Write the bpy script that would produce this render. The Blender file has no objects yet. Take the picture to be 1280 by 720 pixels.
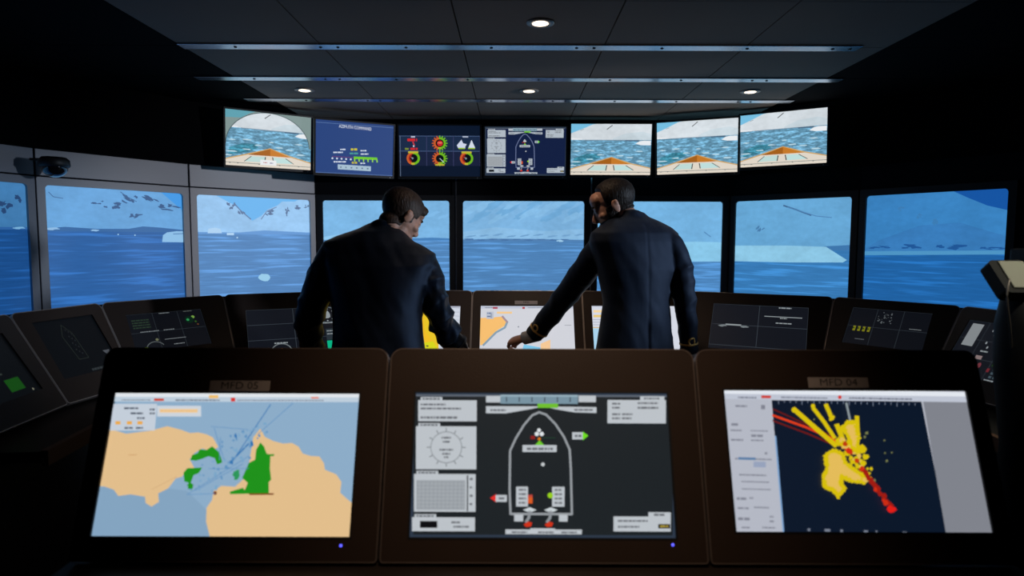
import bpy, bmesh, math, random
import numpy as np
from mathutils import Vector, Matrix, noise
from mathutils.geometry import tessellate_polygon
R = math.radians
V = Vector
scene = bpy.context.scene
COL = scene.collection

# ------------------------------------------------------------------ camera
F = 800.0
PITCH = math.atan(60 / F)
ROLL = R(0.2)
CAM = V((-0.084, 0.0, 1.5))
cd = bpy.data.cameras.new('camera')
cam = bpy.data.objects.new('camera', cd)
COL.objects.link(cam)
scene.camera = cam
cd.sensor_width = 36
cd.lens = 36 * F / 1280
cd.clip_start = 0.05
cam.matrix_world = Matrix.Translation(CAM) @ Matrix.Rotation(R(90) - PITCH, 4, 'X') @ Matrix.Rotation(ROLL, 4, 'Z')
cd.dof.use_dof = True
cd.dof.focus_distance = 3.3
cd.dof.aperture_fstop = 2.4
CR = cam.matrix_world.to_3x3()
CI = CR.inverted()

def ray(px, py):
    return CR @ V(((px - 640) / F, -(py - 360) / F, -1))

def U(px, py, Y):
    d = ray(px, py)
    return CAM + d * (Y / d.y)

def project(P):
    q = CI @ (V(P) - CAM)
    return (640 + F * q.x / -q.z, 360 - F * q.y / -q.z)

# ------------------------------------------------------------------ materials
def lin(c):
    o = []
    for v in c[:3]:
        v = v / 255
        o.append(v / 12.92 if v <= 0.04045 else ((v + 0.055) / 1.055) ** 2.4)
    return o

def pmat(name, col, rough=0.5, metal=0.0, spec=0.5, sheen=0.0, emit=None, es=1.0, bump=None, var=0.0, vscale=20, coat=0.0):
    m = bpy.data.materials.new(name)
    m.use_nodes = True
    nt = m.node_tree
    b = nt.nodes['Principled BSDF']
    b.inputs['Base Color'].default_value = (*col, 1)
    b.inputs['Roughness'].default_value = rough
    b.inputs['Metallic'].default_value = metal
    b.inputs['Specular IOR Level'].default_value = spec
    b.inputs['Sheen Weight'].default_value = sheen
    b.inputs['Coat Weight'].default_value = coat
    if emit:
        b.inputs['Emission Color'].default_value = (*emit, 1)
        b.inputs['Emission Strength'].default_value = es
    tc = nt.nodes.new('ShaderNodeTexCoord')
    if var > 0:
        n = nt.nodes.new('ShaderNodeTexNoise')
        n.inputs['Scale'].default_value = vscale
        n.inputs['Detail'].default_value = 4
        nt.links.new(tc.outputs['Object'], n.inputs['Vector'])
        mx = nt.nodes.new('ShaderNodeMix')
        mx.data_type = 'RGBA'
        mx.inputs[6].default_value = (*[c * (1 - var) for c in col], 1)
        mx.inputs[7].default_value = (*[min(1, c * (1 + var)) for c in col], 1)
        nt.links.new(n.outputs['Fac'], mx.inputs[0])
        nt.links.new(mx.outputs[2], b.inputs['Base Color'])
    if bump:
        n = nt.nodes.new('ShaderNodeTexNoise')
        n.inputs['Scale'].default_value = bump[0]
        n.inputs['Detail'].default_value = 3
        mp = nt.nodes.new('ShaderNodeMapping')
        if len(bump) > 2:
            mp.inputs['Scale'].default_value = bump[2]
        nt.links.new(tc.outputs['Object'], mp.inputs['Vector'])
        nt.links.new(mp.outputs['Vector'], n.inputs['Vector'])
        bp = nt.nodes.new('ShaderNodeBump')
        bp.inputs['Strength'].default_value = bump[1]
        bp.inputs['Distance'].default_value = 0.004
        nt.links.new(n.outputs['Fac'], bp.inputs['Height'])
        nt.links.new(bp.outputs['Normal'], b.inputs['Normal'])
    return m

def screen_mat(name, kind):
    """self-lit display surface: colour per shape comes from the drawing, waves and snow from noise"""
    m = bpy.data.materials.new(name)
    m.use_nodes = True
    nt = m.node_tree
    b = nt.nodes['Principled BSDF']
    b.inputs['Base Color'].default_value = (0.006, 0.006, 0.007, 1)
    b.inputs['Roughness'].default_value = 0.45
    b.inputs['Specular IOR Level'].default_value = 0.25
    b.inputs['Emission Strength'].default_value = 1.0
    at = nt.nodes.new('ShaderNodeAttribute')
    at.attribute_name = 'Col'
    if kind == 'flat':
        nt.links.new(at.outputs['Color'], b.inputs['Emission Color'])
        return m
    uv = nt.nodes.new('ShaderNodeUVMap')
    uv.uv_map = 'UVMap'
    def nz(scale, sx, sy, detail, lo, hi, a, c, rough=0.5):
        mp = nt.nodes.new('ShaderNodeMapping')
        mp.inputs['Scale'].default_value = (sx, sy, 1)
        nt.links.new(uv.outputs['UV'], mp.inputs['Vector'])
        n = nt.nodes.new('ShaderNodeTexNoise')
        n.inputs['Scale'].default_value = scale
        n.inputs['Detail'].default_value = detail
        n.inputs['Roughness'].default_value = rough
        nt.links.new(mp.outputs['Vector'], n.inputs['Vector'])
        mr = nt.nodes.new('ShaderNodeMapRange')
        mr.inputs['From Min'].default_value = lo
        mr.inputs['From Max'].default_value = hi
        mr.inputs['To Min'].default_value = a
        mr.inputs['To Max'].default_value = c
        mr.interpolation_type = 'SMOOTHSTEP'
        nt.links.new(n.outputs['Fac'], mr.inputs['Value'])
        return mr.outputs['Result']
    if kind == 'sea':
        a = nz(1, 2.2, 40, 2, 0.50, 0.68, 0.95, 1.5)
        c = nz(1, 7, 110, 2, 0.35, 0.7, 0.95, 1.08)
    elif kind == 'chop':
        a = nz(1, 16, 55, 3, 0.42, 0.68, 0.82, 1.75)
        c = nz(1, 45, 120, 2, 0.3, 0.7, 0.75, 1.3)
    else:  # snow
        a = nz(1, 3, 5, 5, 0.3, 0.7, 0.91, 1.07, 0.6)
        c = nz(1, 22, 30, 4, 0.3, 0.7, 0.96, 1.04)
    mu = nt.nodes.new('ShaderNodeMath')
    mu.operation = 'MULTIPLY'
    nt.links.new(a, mu.inputs[0])
    nt.links.new(c, mu.inputs[1])
    vm = nt.nodes.new('ShaderNodeVectorMath')
    vm.operation = 'SCALE'
    nt.links.new(at.outputs['Color'], vm.inputs[0])
    nt.links.new(mu.outputs[0], vm.inputs['Scale'])
    nt.links.new(vm.outputs[0], b.inputs['Emission Color'])
    return m

M = {
    'bezel': pmat('brown_black_bezel', (0.044, 0.029, 0.023), 0.45, spec=0.22, bump=(300, 0.15), var=0.12, vscale=6),
    'rim': pmat('worn_bronze_rim', (0.42, 0.36, 0.33), 0.38, 0.45),
    'rim_dark': pmat('dark_bronze_rim', (0.20, 0.16, 0.145), 0.4, 0.3),
    'housing': pmat('black_housing', (0.012, 0.012, 0.013), 0.5),
    'black': pmat('matt_black', (0.008, 0.008, 0.010), 0.6),
    'wall_black': pmat('black_laminate', (0.0045, 0.005, 0.007), 0.7, spec=0.12, bump=(90, 0.1)),
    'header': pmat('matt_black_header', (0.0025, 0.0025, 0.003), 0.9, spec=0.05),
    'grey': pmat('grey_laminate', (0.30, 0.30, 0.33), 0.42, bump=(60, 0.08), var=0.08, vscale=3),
    'alu': pmat('brushed_aluminium', (0.55, 0.57, 0.62), 0.3, 1.0, bump=(40, 0.1, (1, 30, 1))),
    'strip': pmat('satin_ceiling_strip', (0.62, 0.66, 0.74), 0.24, 1.0),
    'ceil': pmat('charcoal_ceiling_panel', (0.36, 0.26, 0.20), 0.7, spec=0.08, bump=(200, 0.1), var=0.1, vscale=2),
    'gap': pmat('black_gap', (0.002, 0.002, 0.002), 0.9),
    'floor': pmat('dark_carpet', (0.012, 0.013, 0.017), 0.95, bump=(400, 0.6), var=0.3, vscale=60),
    'wood': pmat('brown_worktop_edge', (0.26, 0.13, 0.075), 0.4, bump=(8, 0.2, (1, 14, 1)), var=0.3, vscale=9),
    'top': pmat('dark_worktop', (0.03, 0.022, 0.018), 0.4, var=0.2, vscale=12),
    'plate': pmat('grey_name_plate', (0.52, 0.46, 0.45), 0.5),
    'ink': pmat('black_ink', (0.015, 0.012, 0.012), 0.7),
    'led': pmat('blue_power_led', (0.1, 0.1, 0.3), 0.4, emit=(0.10, 0.10, 1.0), es=2.0),
    'lamp': pmat('warm_lamp_lens', (0.8, 0.8, 0.8), 0.4, emit=(1.0, 0.80, 0.58), es=3.5),
    'lampring': pmat('pale_lamp_ring', (0.35, 0.30, 0.26), 0.4, 0.4),
    'navy': pmat('navy_wool', (0.0040, 0.0078, 0.0185), 0.58, spec=0.25, sheen=0.06, bump=(700, 0.25)),
    'navy2': pmat('black_wool', (0.0018, 0.0032, 0.0075), 0.45, spec=0.28, sheen=0.03, bump=(700, 0.25)),
    'trousers': pmat('black_trousers', (0.010, 0.011, 0.016), 0.8, bump=(500, 0.2)),
    'shoe': pmat('black_leather', (0.010, 0.009, 0.009), 0.25),
    'shirt': pmat('white_cotton', (0.62, 0.62, 0.66), 0.8, bump=(600, 0.2)),
    'gold': pmat('gold_braid', (0.75, 0.48, 0.16), 0.4, 0.5, bump=(900, 0.5)),
    'skin': pmat('skin', (0.50, 0.27, 0.19), 0.5, spec=0.4, bump=(160, 0.08), var=0.12, vscale=25),
    'skin2': pmat('tanned_skin', (0.44, 0.23, 0.16), 0.5, spec=0.4, bump=(160, 0.08), var=0.12, vscale=25),
    'hair1': pmat('brown_hair', (0.030, 0.015, 0.009), 0.55, spec=0.25, bump=(120, 1.0, (1, 1, 0.25)), var=0.5, vscale=45),
    'hairgrey': pmat('greying_hair', (0.13, 0.11, 0.10), 0.5, spec=0.5, bump=(120, 1.0, (1, 1, 0.25)), var=0.5, vscale=60),
    'hair2': pmat('dark_brown_hair', (0.012, 0.008, 0.006), 0.55, spec=0.2, bump=(130, 1.0, (1, 1, 0.25)), var=0.5, vscale=45),
    'eye': pmat('eye_white', (0.7, 0.68, 0.66), 0.2),
    'pale': pmat('pale_plastic', (0.52, 0.52, 0.44), 0.45),
    'glass': pmat('black_dome', (0.01, 0.01, 0.012), 0.08, coat=1.0),
    'green': pmat('green_led', (0.05, 0.4, 0.05), 0.4, emit=(0.15, 1.0, 0.15), es=1.2),
    'white': pmat('white_plastic', (0.75, 0.75, 0.78), 0.4),
}
for _n in ('navy', 'navy2'):
    M[_n].node_tree.nodes['Principled BSDF'].inputs['Specular Tint'].default_value = (0.42, 0.62, 1.0, 1)
for _n in ('hair1', 'hair2'):
    _nt = M[_n].node_tree; _b = _nt.nodes['Principled BSDF']
    _src = _b.inputs['Base Color'].links[0].from_socket
    _a = _nt.nodes.new('ShaderNodeAttribute'); _a.attribute_name = 'grey'
    _m = _nt.nodes.new('ShaderNodeMix'); _m.data_type = 'RGBA'
    _m.inputs[7].default_value = (0.10, 0.080, 0.068, 1)
    _nt.links.new(_a.outputs['Fac'], _m.inputs[0]); _nt.links.new(_src, _m.inputs[6]); _nt.links.new(_m.outputs[2], _b.inputs['Base Color'])
SM = [screen_mat('display_picture', 'flat'), screen_mat('display_sea', 'sea'), screen_mat('display_snow', 'snow'), screen_mat('display_chop', 'chop')]
FLAT, SEA, SNOW, CHOP = 0, 1, 2, 3

# ------------------------------------------------------------------ object helpers
def link(name, mesh, mats, parent=None, mw=None):
    o = bpy.data.objects.new(name, mesh)
    COL.objects.link(o)
    if mesh is not None and mats is not None:
        for m in (mats if isinstance(mats, (list, tuple)) else [mats]):
            mesh.materials.append(m)
    if parent:
        o.parent = parent
    if mw is not None:
        o.matrix_basis = mw
    return o

def tag(o, label, cat, group=None, kind=None):
    o['label'] = label
    o['category'] = cat
    if group: o['group'] = group
    if kind: o['kind'] = kind
    return o

def struct(o):
    o['kind'] = 'structure'
    return o

def thing(name, label, cat, mw=None, group=None):
    o = bpy.data.objects.new(name, None)
    o.empty_display_size = 0.1
    COL.objects.link(o)
    if mw is not None:
        o.matrix_basis = mw
    return tag(o, label, cat, group)

def me_from(bm, smooth=False):
    me = bpy.data.meshes.new('m')
    bm.to_mesh(me)
    bm.free()
    if smooth:
        for p in me.polygons: p.use_smooth = True
    return me

def add_box(bm, x0, x1, y0, y1, z0, z1, mi=0, bev=0):
    vs = [bm.verts.new((x, y, z)) for z in (z0, z1) for y in (y0, y1) for x in (x0, x1)]
    fs = []
    for idx in ((0, 2, 3, 1), (4, 5, 7, 6), (0, 1, 5, 4), (1, 3, 7, 5), (3, 2, 6, 7), (2, 0, 4, 6)):
        f = bm.faces.new([vs[i] for i in idx]); f.material_index = mi; fs.append(f)
    if bev > 0:
        es = {e for f in fs for e in f.edges}
        bmesh.ops.bevel(bm, geom=list(es), offset=bev, segments=2, profile=0.7, affect='EDGES', material=-1)

def box_me(x0, x1, y0, y1, z0, z1, bev=0):
    bm = bmesh.new()
    add_box(bm, x0, x1, y0, y1, z0, z1, 0, bev)
    return me_from(bm)

def prism(bm, poly, z0, z1, holes=(), mi=0, cham=0.0):
    """closed plate: outer loop CCW, extruded z0..z1, with holes; optional chamfer on the front (z1) outer edge"""
    def area(p): return sum(p[i][0] * p[(i + 1) % len(p)][1] - p[(i + 1) % len(p)][0] * p[i][1] for i in range(len(p)))
    outer = list(poly) if area(poly) > 0 else list(poly)[::-1]
    hs = [list(h) if area(h) < 0 else list(h)[::-1] for h in holes]
    top_outer = inset(outer, cham) if cham > 0 else outer
    for z, flip, out in ((z1, False, top_outer), (z0, True, outer)):
        loops = [[V((p[0], p[1], 0)) for p in out]] + [[V((p[0], p[1], 0)) for p in h] for h in hs]
        flat = [v for l in loops for v in l]
        tris = tessellate_polygon(loops)
        bv = [bm.verts.new((v.x, v.y, z)) for v in flat]
        for t in tris:
            a, b, c = (flat[i] for i in t)
            n = (b - a).cross(c - a).z
            if abs(n) < 1e-12: continue
            order = t if (n > 0) != flip else t[::-1]
            try:
                f = bm.faces.new([bv[i] for i in order]); f.material_index = mi
            except ValueError: pass
    def wall(loop, za, zb, loop2=None):
        loop2 = loop2 or loop
        n = len(loop)
        a = [bm.verts.new((p[0], p[1], za)) for p in loop]
        b = [bm.verts.new((p[0], p[1], zb)) for p in loop2]
        for i in range(n):
            j = (i + 1) % n
            f = bm.faces.new((a[i], a[j], b[j], b[i])); f.material_index = mi
    if cham > 0:
        wall(outer, z0, z1 - cham)
        wall(outer, z1 - cham, z1, top_outer)
    else:
        wall(outer, z0, z1)
    for h in hs: wall(h, z0, z1)
    bmesh.ops.remove_doubles(bm, verts=bm.verts, dist=1e-6)

def inset(poly, d):
    n = len(poly); out = []
    for i in range(n):
        p0, p1, p2 = V(poly[i - 1][:2]), V(poly[i][:2]), V(poly[(i + 1) % n][:2])
        e1 = (p1 - p0).normalized(); e2 = (p2 - p1).normalized()
        n1 = V((-e1.y, e1.x)); n2 = V((-e2.y, e2.x))
        m = (n1 + n2); L = m.length
        m = m / L if L > 1e-6 else n1
        c = max(0.4, m.dot(n1))
        out.append(p1 + m * d / c)
    return [(p.x, p.y) for p in out]

def rounded(poly, r, seg=6):
    """round the corners of a CCW polygon; r number or list"""
    n = len(poly); out = []
    for i in range(n):
        rr = r[i] if isinstance(r, (list, tuple)) else r
        p0, p1, p2 = V(poly[i - 1]), V(poly[i]), V(poly[(i + 1) % n])
        if rr <= 0: out.append((p1.x, p1.y)); continue
        a = (p0 - p1).normalized(); b = (p2 - p1).normalized()
        ang = a.angle(b); t = rr / math.tan(ang / 2)
        s, e = p1 + a * t, p1 + b * t
        c = p1 + (a + b).normalized() * (rr / math.sin(ang / 2))
        a0 = math.atan2(s.y - c.y, s.x - c.x); a1 = math.atan2(e.y - c.y, e.x - c.x)
        d = (a1 - a0 + math.pi) % (2 * math.pi) - math.pi
        for k in range(seg + 1):
            th = a0 + d * k / seg
            out.append((c.x + rr * math.cos(th), c.y + rr * math.sin(th)))
    return out

def rectp(x0, x1, y0, y1): return [(x0, y0), (x1, y0), (x1, y1), (x0, y1)]

def band(bm, loop, w, z0, z1, mi=0):
    """ring strip just outside a CCW loop"""
    prism(bm, inset(loop, -w), z0, z1, [loop], mi)

def lathe(bm, prof, seg=24, mi=0, mw=None):
    rows = []
    for r, z in prof:
        rows.append([bm.verts.new((r * math.cos(2 * math.pi * k / seg), r * math.sin(2 * math.pi * k / seg), z)) if r > 1e-6 else None for k in range(seg)] if r > 1e-6 else [bm.verts.new((0, 0, z))])
    nv = [v for r_ in rows for v in r_]
    for a, b in zip(rows[:-1], rows[1:]):
        for k in range(seg):
            j = (k + 1) % seg
            if len(a) == 1 and len(b) == 1: continue
            if len(a) == 1: f = bm.faces.new((a[0], b[j], b[k]))
            elif len(b) == 1: f = bm.faces.new((a[k], a[j], b[0]))
            else: f = bm.faces.new((a[k], a[j], b[j], b[k]))
            f.material_index = mi; f.smooth = True
    if mw is not None:
        bmesh.ops.transform(bm, matrix=mw, verts=nv)
    return nv

# ------------------------------------------------------------------ drawing on displays
def homography(src, dst):
    A = []; b = []
    for (x, y), (u, v) in zip(src, dst):
        A.append([x, y, 1, 0, 0, 0, -u * x, -u * y]); b.append(u)
        A.append([0, 0, 0, x, y, 1, -v * x, -v * y]); b.append(v)
    h = np.linalg.solve(np.array(A, float), np.array(b, float))
    return np.append(h, 1).reshape(3, 3)

_font_cache = {}
def text_tris(s):
    if s in _font_cache: return _font_cache[s]
    cu = bpy.data.curves.new('t', 'FONT')
    cu.body = s; cu.size = 1; cu.align_x = 'CENTER'; cu.align_y = 'CENTER'; cu.resolution_u = 3
    o = bpy.data.objects.new('t', cu)
    COL.objects.link(o)
    dg = bpy.context.evaluated_depsgraph_get()
    me = bpy.data.meshes.new_from_object(o.evaluated_get(dg))
    me.calc_loop_triangles()
    vs = [(v.co.x, v.co.y) for v in me.vertices]
    ts = [tuple(t.vertices) for t in me.loop_triangles]
    bpy.data.objects.remove(o); bpy.data.curves.remove(cu); bpy.data.meshes.remove(me)
    _font_cache[s] = (vs, ts)
    return _font_cache[s]

class Pic:
    def __init__(self, w, h, quad, gain=1.0):
        self.w, self.h = w, h
        self.H = homography(quad, [(0, h), (w, h), (w, 0), (0, 0)])
        self.v, self.f, self.c, self.m = [], [], [], []
        self.z = 0.0
        self.gain = gain
    def pt(self, x, y):
        q = self.H @ np.array([x, y, 1.0])
        return (q[0] / q[2], q[1] / q[2])
    def clip(self, p):
        for ax, lim, sgn in ((0, 0, 1), (0, self.w, -1), (1, 0, 1), (1, self.h, -1)):
            out = []
            for i in range(len(p)):
                a, b = p[i - 1], p[i]
                da, db = (a[ax] - lim) * sgn, (b[ax] - lim) * sgn
                if da >= 0 or db >= 0:
                    if (da >= 0) != (db >= 0):
                        t = da / (da - db)
                        out.append((a[0] + (b[0] - a[0]) * t, a[1] + (b[1] - a[1]) * t))
                    if db >= 0: out.append(b)
            p = out
            if len(p) < 3: return []
        return p
    def raw(self, p, col, mat=0):
        p = self.clip(p)
        if len(p) < 3: return
        base = len(self.v)
        if len(p) <= 4:
            tris = [(0, i, i + 1) for i in range(1, len(p) - 1)] if len(p) == 3 else None
        else: tris = None
        if tris is None:
            tris = tessellate_polygon([[V((a, b, 0)) for a, b in p]])
        self.v += [(a, b, self.z) for a, b in p]
        for t in tris:
            a, b, c = (p[i] for i in t)
            n = (b[0] - a[0]) * (c[1] - a[1]) - (b[1] - a[1]) * (c[0] - a[0])
            if abs(n) < 1e-12: continue
            self.f.append(tuple(base + i for i in (t if n > 0 else t[::-1])))
            self.c.append(col); self.m.append(mat)
    def poly(self, pts, col, mat=0, keep=False):
        self.raw([self.pt(*p) for p in pts], col, mat)
        if not keep: self.z += 0.00004
    def rect(self, x0, y0, x1, y1, col, mat=0, keep=False):
        self.poly([(x0, y0), (x1, y0), (x1, y1), (x0, y1)], col, mat, keep)
    def full(self, col, mat=0):
        self.raw(rectp(0, self.w, 0, self.h), col, mat); self.z += 0.00004
    def line(self, pts, wd, col, closed=False):
        q = [V(self.pt(*p)) for p in pts]
        s = (V(self.pt(pts[0][0] + 1, pts[0][1])) - q[0]).length
        hw = wd * s / 2
        if closed: q.append(q[0])
        for a, b in zip(q[:-1], q[1:]):
            d = b - a
            if d.length < 1e-9: continue
            d.normalize(); n = V((-d.y, d.x)) * hw; e = d * hw * 0.5
            self.raw([tuple(a - n - e), tuple(b - n + e), tuple(b + n + e), tuple(a + n - e)], col)
        self.z += 0.00004
    def circle(self, cx, cy, r, col, ry=None, n=20, mat=0):
        ry = ry or r
        self.poly([(cx + r * math.cos(2 * math.pi * k / n), cy + ry * math.sin(2 * math.pi * k / n)) for k in range(n)], col, mat)
    def arc(self, cx, cy, r, a0, a1, wd, col, n=24, ry=None):
        ry = ry or r
        self.line([(cx + r * math.cos(R(a0 + (a1 - a0) * k / n)), cy + ry * math.sin(R(a0 + (a1 - a0) * k / n))) for k in range(n + 1)], wd, col)
    def blob(self, cx, cy, rx, ry, col, seed=0, jag=0.3, n=18, rot=0, mat=0):
        rnd = random.Random(seed); pts = []
        for k in range(n):
            a = 2 * math.pi * k / n
            q = 1 + rnd.uniform(-jag, jag)
            x, y = rx * q * math.cos(a), ry * q * math.sin(a)
            c, s = math.cos(R(rot)), math.sin(R(rot))
            pts.append((cx + x * c - y * s, cy + x * s + y * c))
        self.poly(pts, col, mat)
    def dashes(self, x, y, total, hgt, col, seed=0, gap=0.35):
        """a line of unreadably small type"""
        rnd = random.Random(seed); t = 0
        while t < total:
            w = min(rnd.uniform(hgt * 0.6, hgt * 3), total - t)
            self.rect(x + t, y - hgt / 2, x + t + w, y + hgt / 2, col, keep=True)
            t += w + hgt * gap
        self.z += 0.00004
    def text(self, s, x, y, size, col, sx=1.0, skew=0.0):
        vs, ts = text_tris(s)
        for t in ts:
            self.raw([self.pt(x + vs[i][0] * size * sx, y - vs[i][1] * size + vs[i][0] * size * skew) for i in t], col)
        self.z += 0.00004
    def build(self, parent, mw, name='screen'):
        me = bpy.data.meshes.new('screen')
        me.from_pydata(self.v, [], self.f)
        ca = me.color_attributes.new('Col', 'FLOAT_COLOR', 'CORNER')
        uv = me.uv_layers.new(name='UVMap')
        cols = [lin(c) for c in self.c]
        for p in me.polygons:
            p.material_index = self.m[p.index]
            c = cols[p.index]
            for li in p.loop_indices:
                ca.data[li].color = (c[0] * self.gain, c[1] * self.gain, c[2] * self.gain, 1)
                co = self.v[me.loops[li].vertex_index]
                uv.data[li].uv = (co[0] + 3.1 * (parent.location.x if parent else 0), co[1])
        return link(name, me, SM, parent, mw)

def text_mesh(s, size, mat, parent, mw, name='lettering', sx=1.0):
    vs, ts = text_tris(s)
    me = bpy.data.meshes.new('txt')
    me.from_pydata([(x * size * sx, y * size, 0) for x, y in vs], [], ts)
    return link(name, me, mat, parent, mw)

# ------------------------------------------------------------------ frames for panels
def frame(origin, ex, ey):
    ex = ex.normalized(); ey = (ey - ex * ey.dot(ex)).normalized(); ez = ex.cross(ey)
    m = Matrix((ex, ey, ez)).transposed().to_4x4()
    return Matrix.Translation(origin) @ m

def to_local(mw, px, py):
    inv = mw.inverted()
    o = inv @ CAM; d = inv.to_3x3() @ ray(px, py)
    t = -o.z / d.z
    q = o + d * t
    return (q.x, q.y)

def rect_from_pix(mw, quad):
    q = [to_local(mw, *p) for p in quad]
    return ((q[0][0] + q[3][0]) / 2, (q[1][0] + q[2][0]) / 2, (q[2][1] + q[3][1]) / 2, (q[0][1] + q[1][1]) / 2)

def T(x, y, z): return Matrix.Translation((x, y, z))

# =================================================================== DISPLAY PICTURES
def pic_vessel(p, bg=(28, 34, 38), pale=(188, 194, 200), line=(150, 155, 160)):
    """conning page; coordinates of a 977x720 drawing"""
    dk = (104, 108, 114)
    p.full((44, 56, 72)); p.rect(42, 166, 880, 616, bg)
    p.rect(45, 163, 865, 170, (90, 98, 110))
    # left boxes
    for (x0, y0, x1, y1, s) in ((57, 182, 246, 250, 3), (50, 266, 245, 405, 3), (44, 420, 243, 542, 3), (38, 560, 241, 605, 3)):
        p.rect(x0, y0, x1, y1, pale)
        p.rect(x0 + 8, y0 - 10, x0 + 78, y0 + 1, pale)
        p.dashes(x0 + 14, y0 - 4, 56, 6, dk, 3)
    p.dashes(65, 196, 80, 6, dk, 1); p.dashes(65, 209, 130, 6, dk, 2); p.dashes(65, 238, 118, 7, dk, 4)
    p.arc(148, 334, 50, 0, 360, 3, (140, 146, 152), 36)
    for k in range(12):
        a = R(30 * k); p.line([(148 + 52 * math.cos(a), 334 + 52 * math.sin(a)), (148 + 62 * math.cos(a), 334 + 62 * math.sin(a))], 3, (120, 126, 132))
    for y, w in ((303, 30), (316, 22), (342, 44), (355, 26), (366, 14)):
        p.dashes(148 - w / 2, y, w, 6, dk, int(y))
    p.rect(52, 440, 210, 536, (160, 166, 172))
    for k in range(12): p.line([(56 + 13 * k, 442), (54 + 13 * k, 534)], 1.5, (140, 146, 152))
    for k in range(8): p.line([(54, 446 + 12 * k), (208, 446 + 12 * k)], 1.5, (140, 146, 152))
    p.rect(215, 424, 219, 540, bg)
    for k in range(4): p.dashes(224, 436 + 27 * k, 10, 7, dk, k)
    p.rect(64, 572, 120, 594, (10, 12, 16)); p.dashes(165, 576, 28, 6, dk, 6); p.dashes(172, 590, 50, 6, dk, 8)
    # heading tape
    p.rect(276, 168, 322, 189, pale); p.rect(574, 166, 630, 187, pale)
    p.rect(322, 164, 572, 193, (118, 145, 160)); p.rect(322, 164, 572, 170, (150, 175, 188))
    for k in range(6): p.line([(342 + 41 * k, 172), (342 + 41 * k, 186)], 4, (70, 84, 96))
    p.poly([(276, 201), (460, 201), (420, 210), (340, 224), (276, 224)], pale)
    p.poly([(460, 201), (632, 203), (632, 222), (560, 220), (500, 210)], pale)
    p.rect(442, 192, 508, 206, (110, 190, 45))
    p.dashes(290, 214, 50, 6, dk, 3); p.dashes(560, 212, 60, 6, dk, 5)
    # hull
    hull = [(356, 548), (353, 470), (354, 345), (372, 305), (398, 262), (425, 230), (447, 220), (470, 228), (500, 258), (528, 300), (546, 340), (550, 400), (554, 548)]
    p.line(hull, 7, line, True)
    # bow pieces
    p.circle(447, 278, 6, (220, 225, 228)); p.circle(440, 290, 7, (220, 225, 228)); p.circle(456, 290, 7, (220, 225, 228))
    p.rect(420, 296, 434, 307, (140, 30, 30)); p.rect(456, 301, 500, 304, (30, 60, 45))
    p.circle(448, 306, 5, (220, 120, 30))
    p.poly([(434, 326), (449, 310), (464, 326)], (110, 200, 40))
    p.rect(394, 326, 504, 348, pale); p.dashes(408, 338, 84, 8, dk, 12)
    p.circle(460, 388, 6, (200, 205, 208))
    p.rect(554, 284, 592, 307, pale); p.dashes(562, 296, 22, 8, dk, 3)
    p.poly([(588, 282), (606, 295), (588, 310)], (110, 220, 30))
    p.poly([(310, 484), (290, 497), (310, 511)], (225, 45, 40)); p.rect(308, 487, 344, 509, pale); p.dashes(318, 498, 18, 7, dk, 2)
    # thrusters
    p.rect(374, 460, 412, 524, pale); p.rect(490, 460, 530, 524, pale)
    for k in range(4):
        p.dashes(382, 470 + 14 * k, 24, 6, dk, k); p.dashes(498, 470 + 14 * k, 24, 6, dk, k + 9)
    p.rect(412, 486, 427, 514, (215, 90, 35)); p.rect(412, 486, 427, 494, (190, 70, 60))
    p.circle(484, 488, 9, (150, 205, 30))
    for x in (418, 486):
        p.poly([(x - 22, 535), (x, 526), (x + 22, 535), (x, 544)], (200, 208, 212))
        p.line([(x, 540), (x - 3, 560), (x - 12, 574)], 9, (140, 145, 150))
        p.poly([(x - 20, 582), (x - 6, 572), (x + 8, 576), (x + 4, 588), (x - 12, 590)], (205, 50, 25))
    p.rect(368, 550, 397, 572, pale); p.rect(512, 550, 540, 572, pale)
    p.rect(340, 598, 586, 613, pale); p.rect(420, 594, 500, 600, pale)
    for x in (360, 445, 520): p.dashes(x, 607, 50, 6, dk, x)
    # right boxes
    p.rect(667, 180, 855, 255, pale); p.rect(772, 168, 850, 182, pale)
    p.dashes(784, 175, 50, 6, dk, 4)
    for k, y in enumerate((192, 205, 226, 239)): p.dashes(682, y, 26, 6, dk, k)
    p.dashes(764, 190, 66, 6, dk, 7); p.dashes(764, 205, 66, 7, dk, 8); p.dashes(714, 226, 34, 6, dk, 9); p.dashes(714, 239, 30, 6, dk, 11)
    p.rect(688, 555, 872, 603, pale); p.rect(800, 541, 872, 556, pale); p.dashes(818, 549, 36, 7, dk, 5)
    p.dashes(702, 569, 96, 6, dk, 6); p.dashes(702, 588, 70, 6, dk, 7); p.rect(832, 579, 870, 593, (8, 8, 10)); p.dashes(838, 586, 26, 6, (170, 150, 60), 2)

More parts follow.
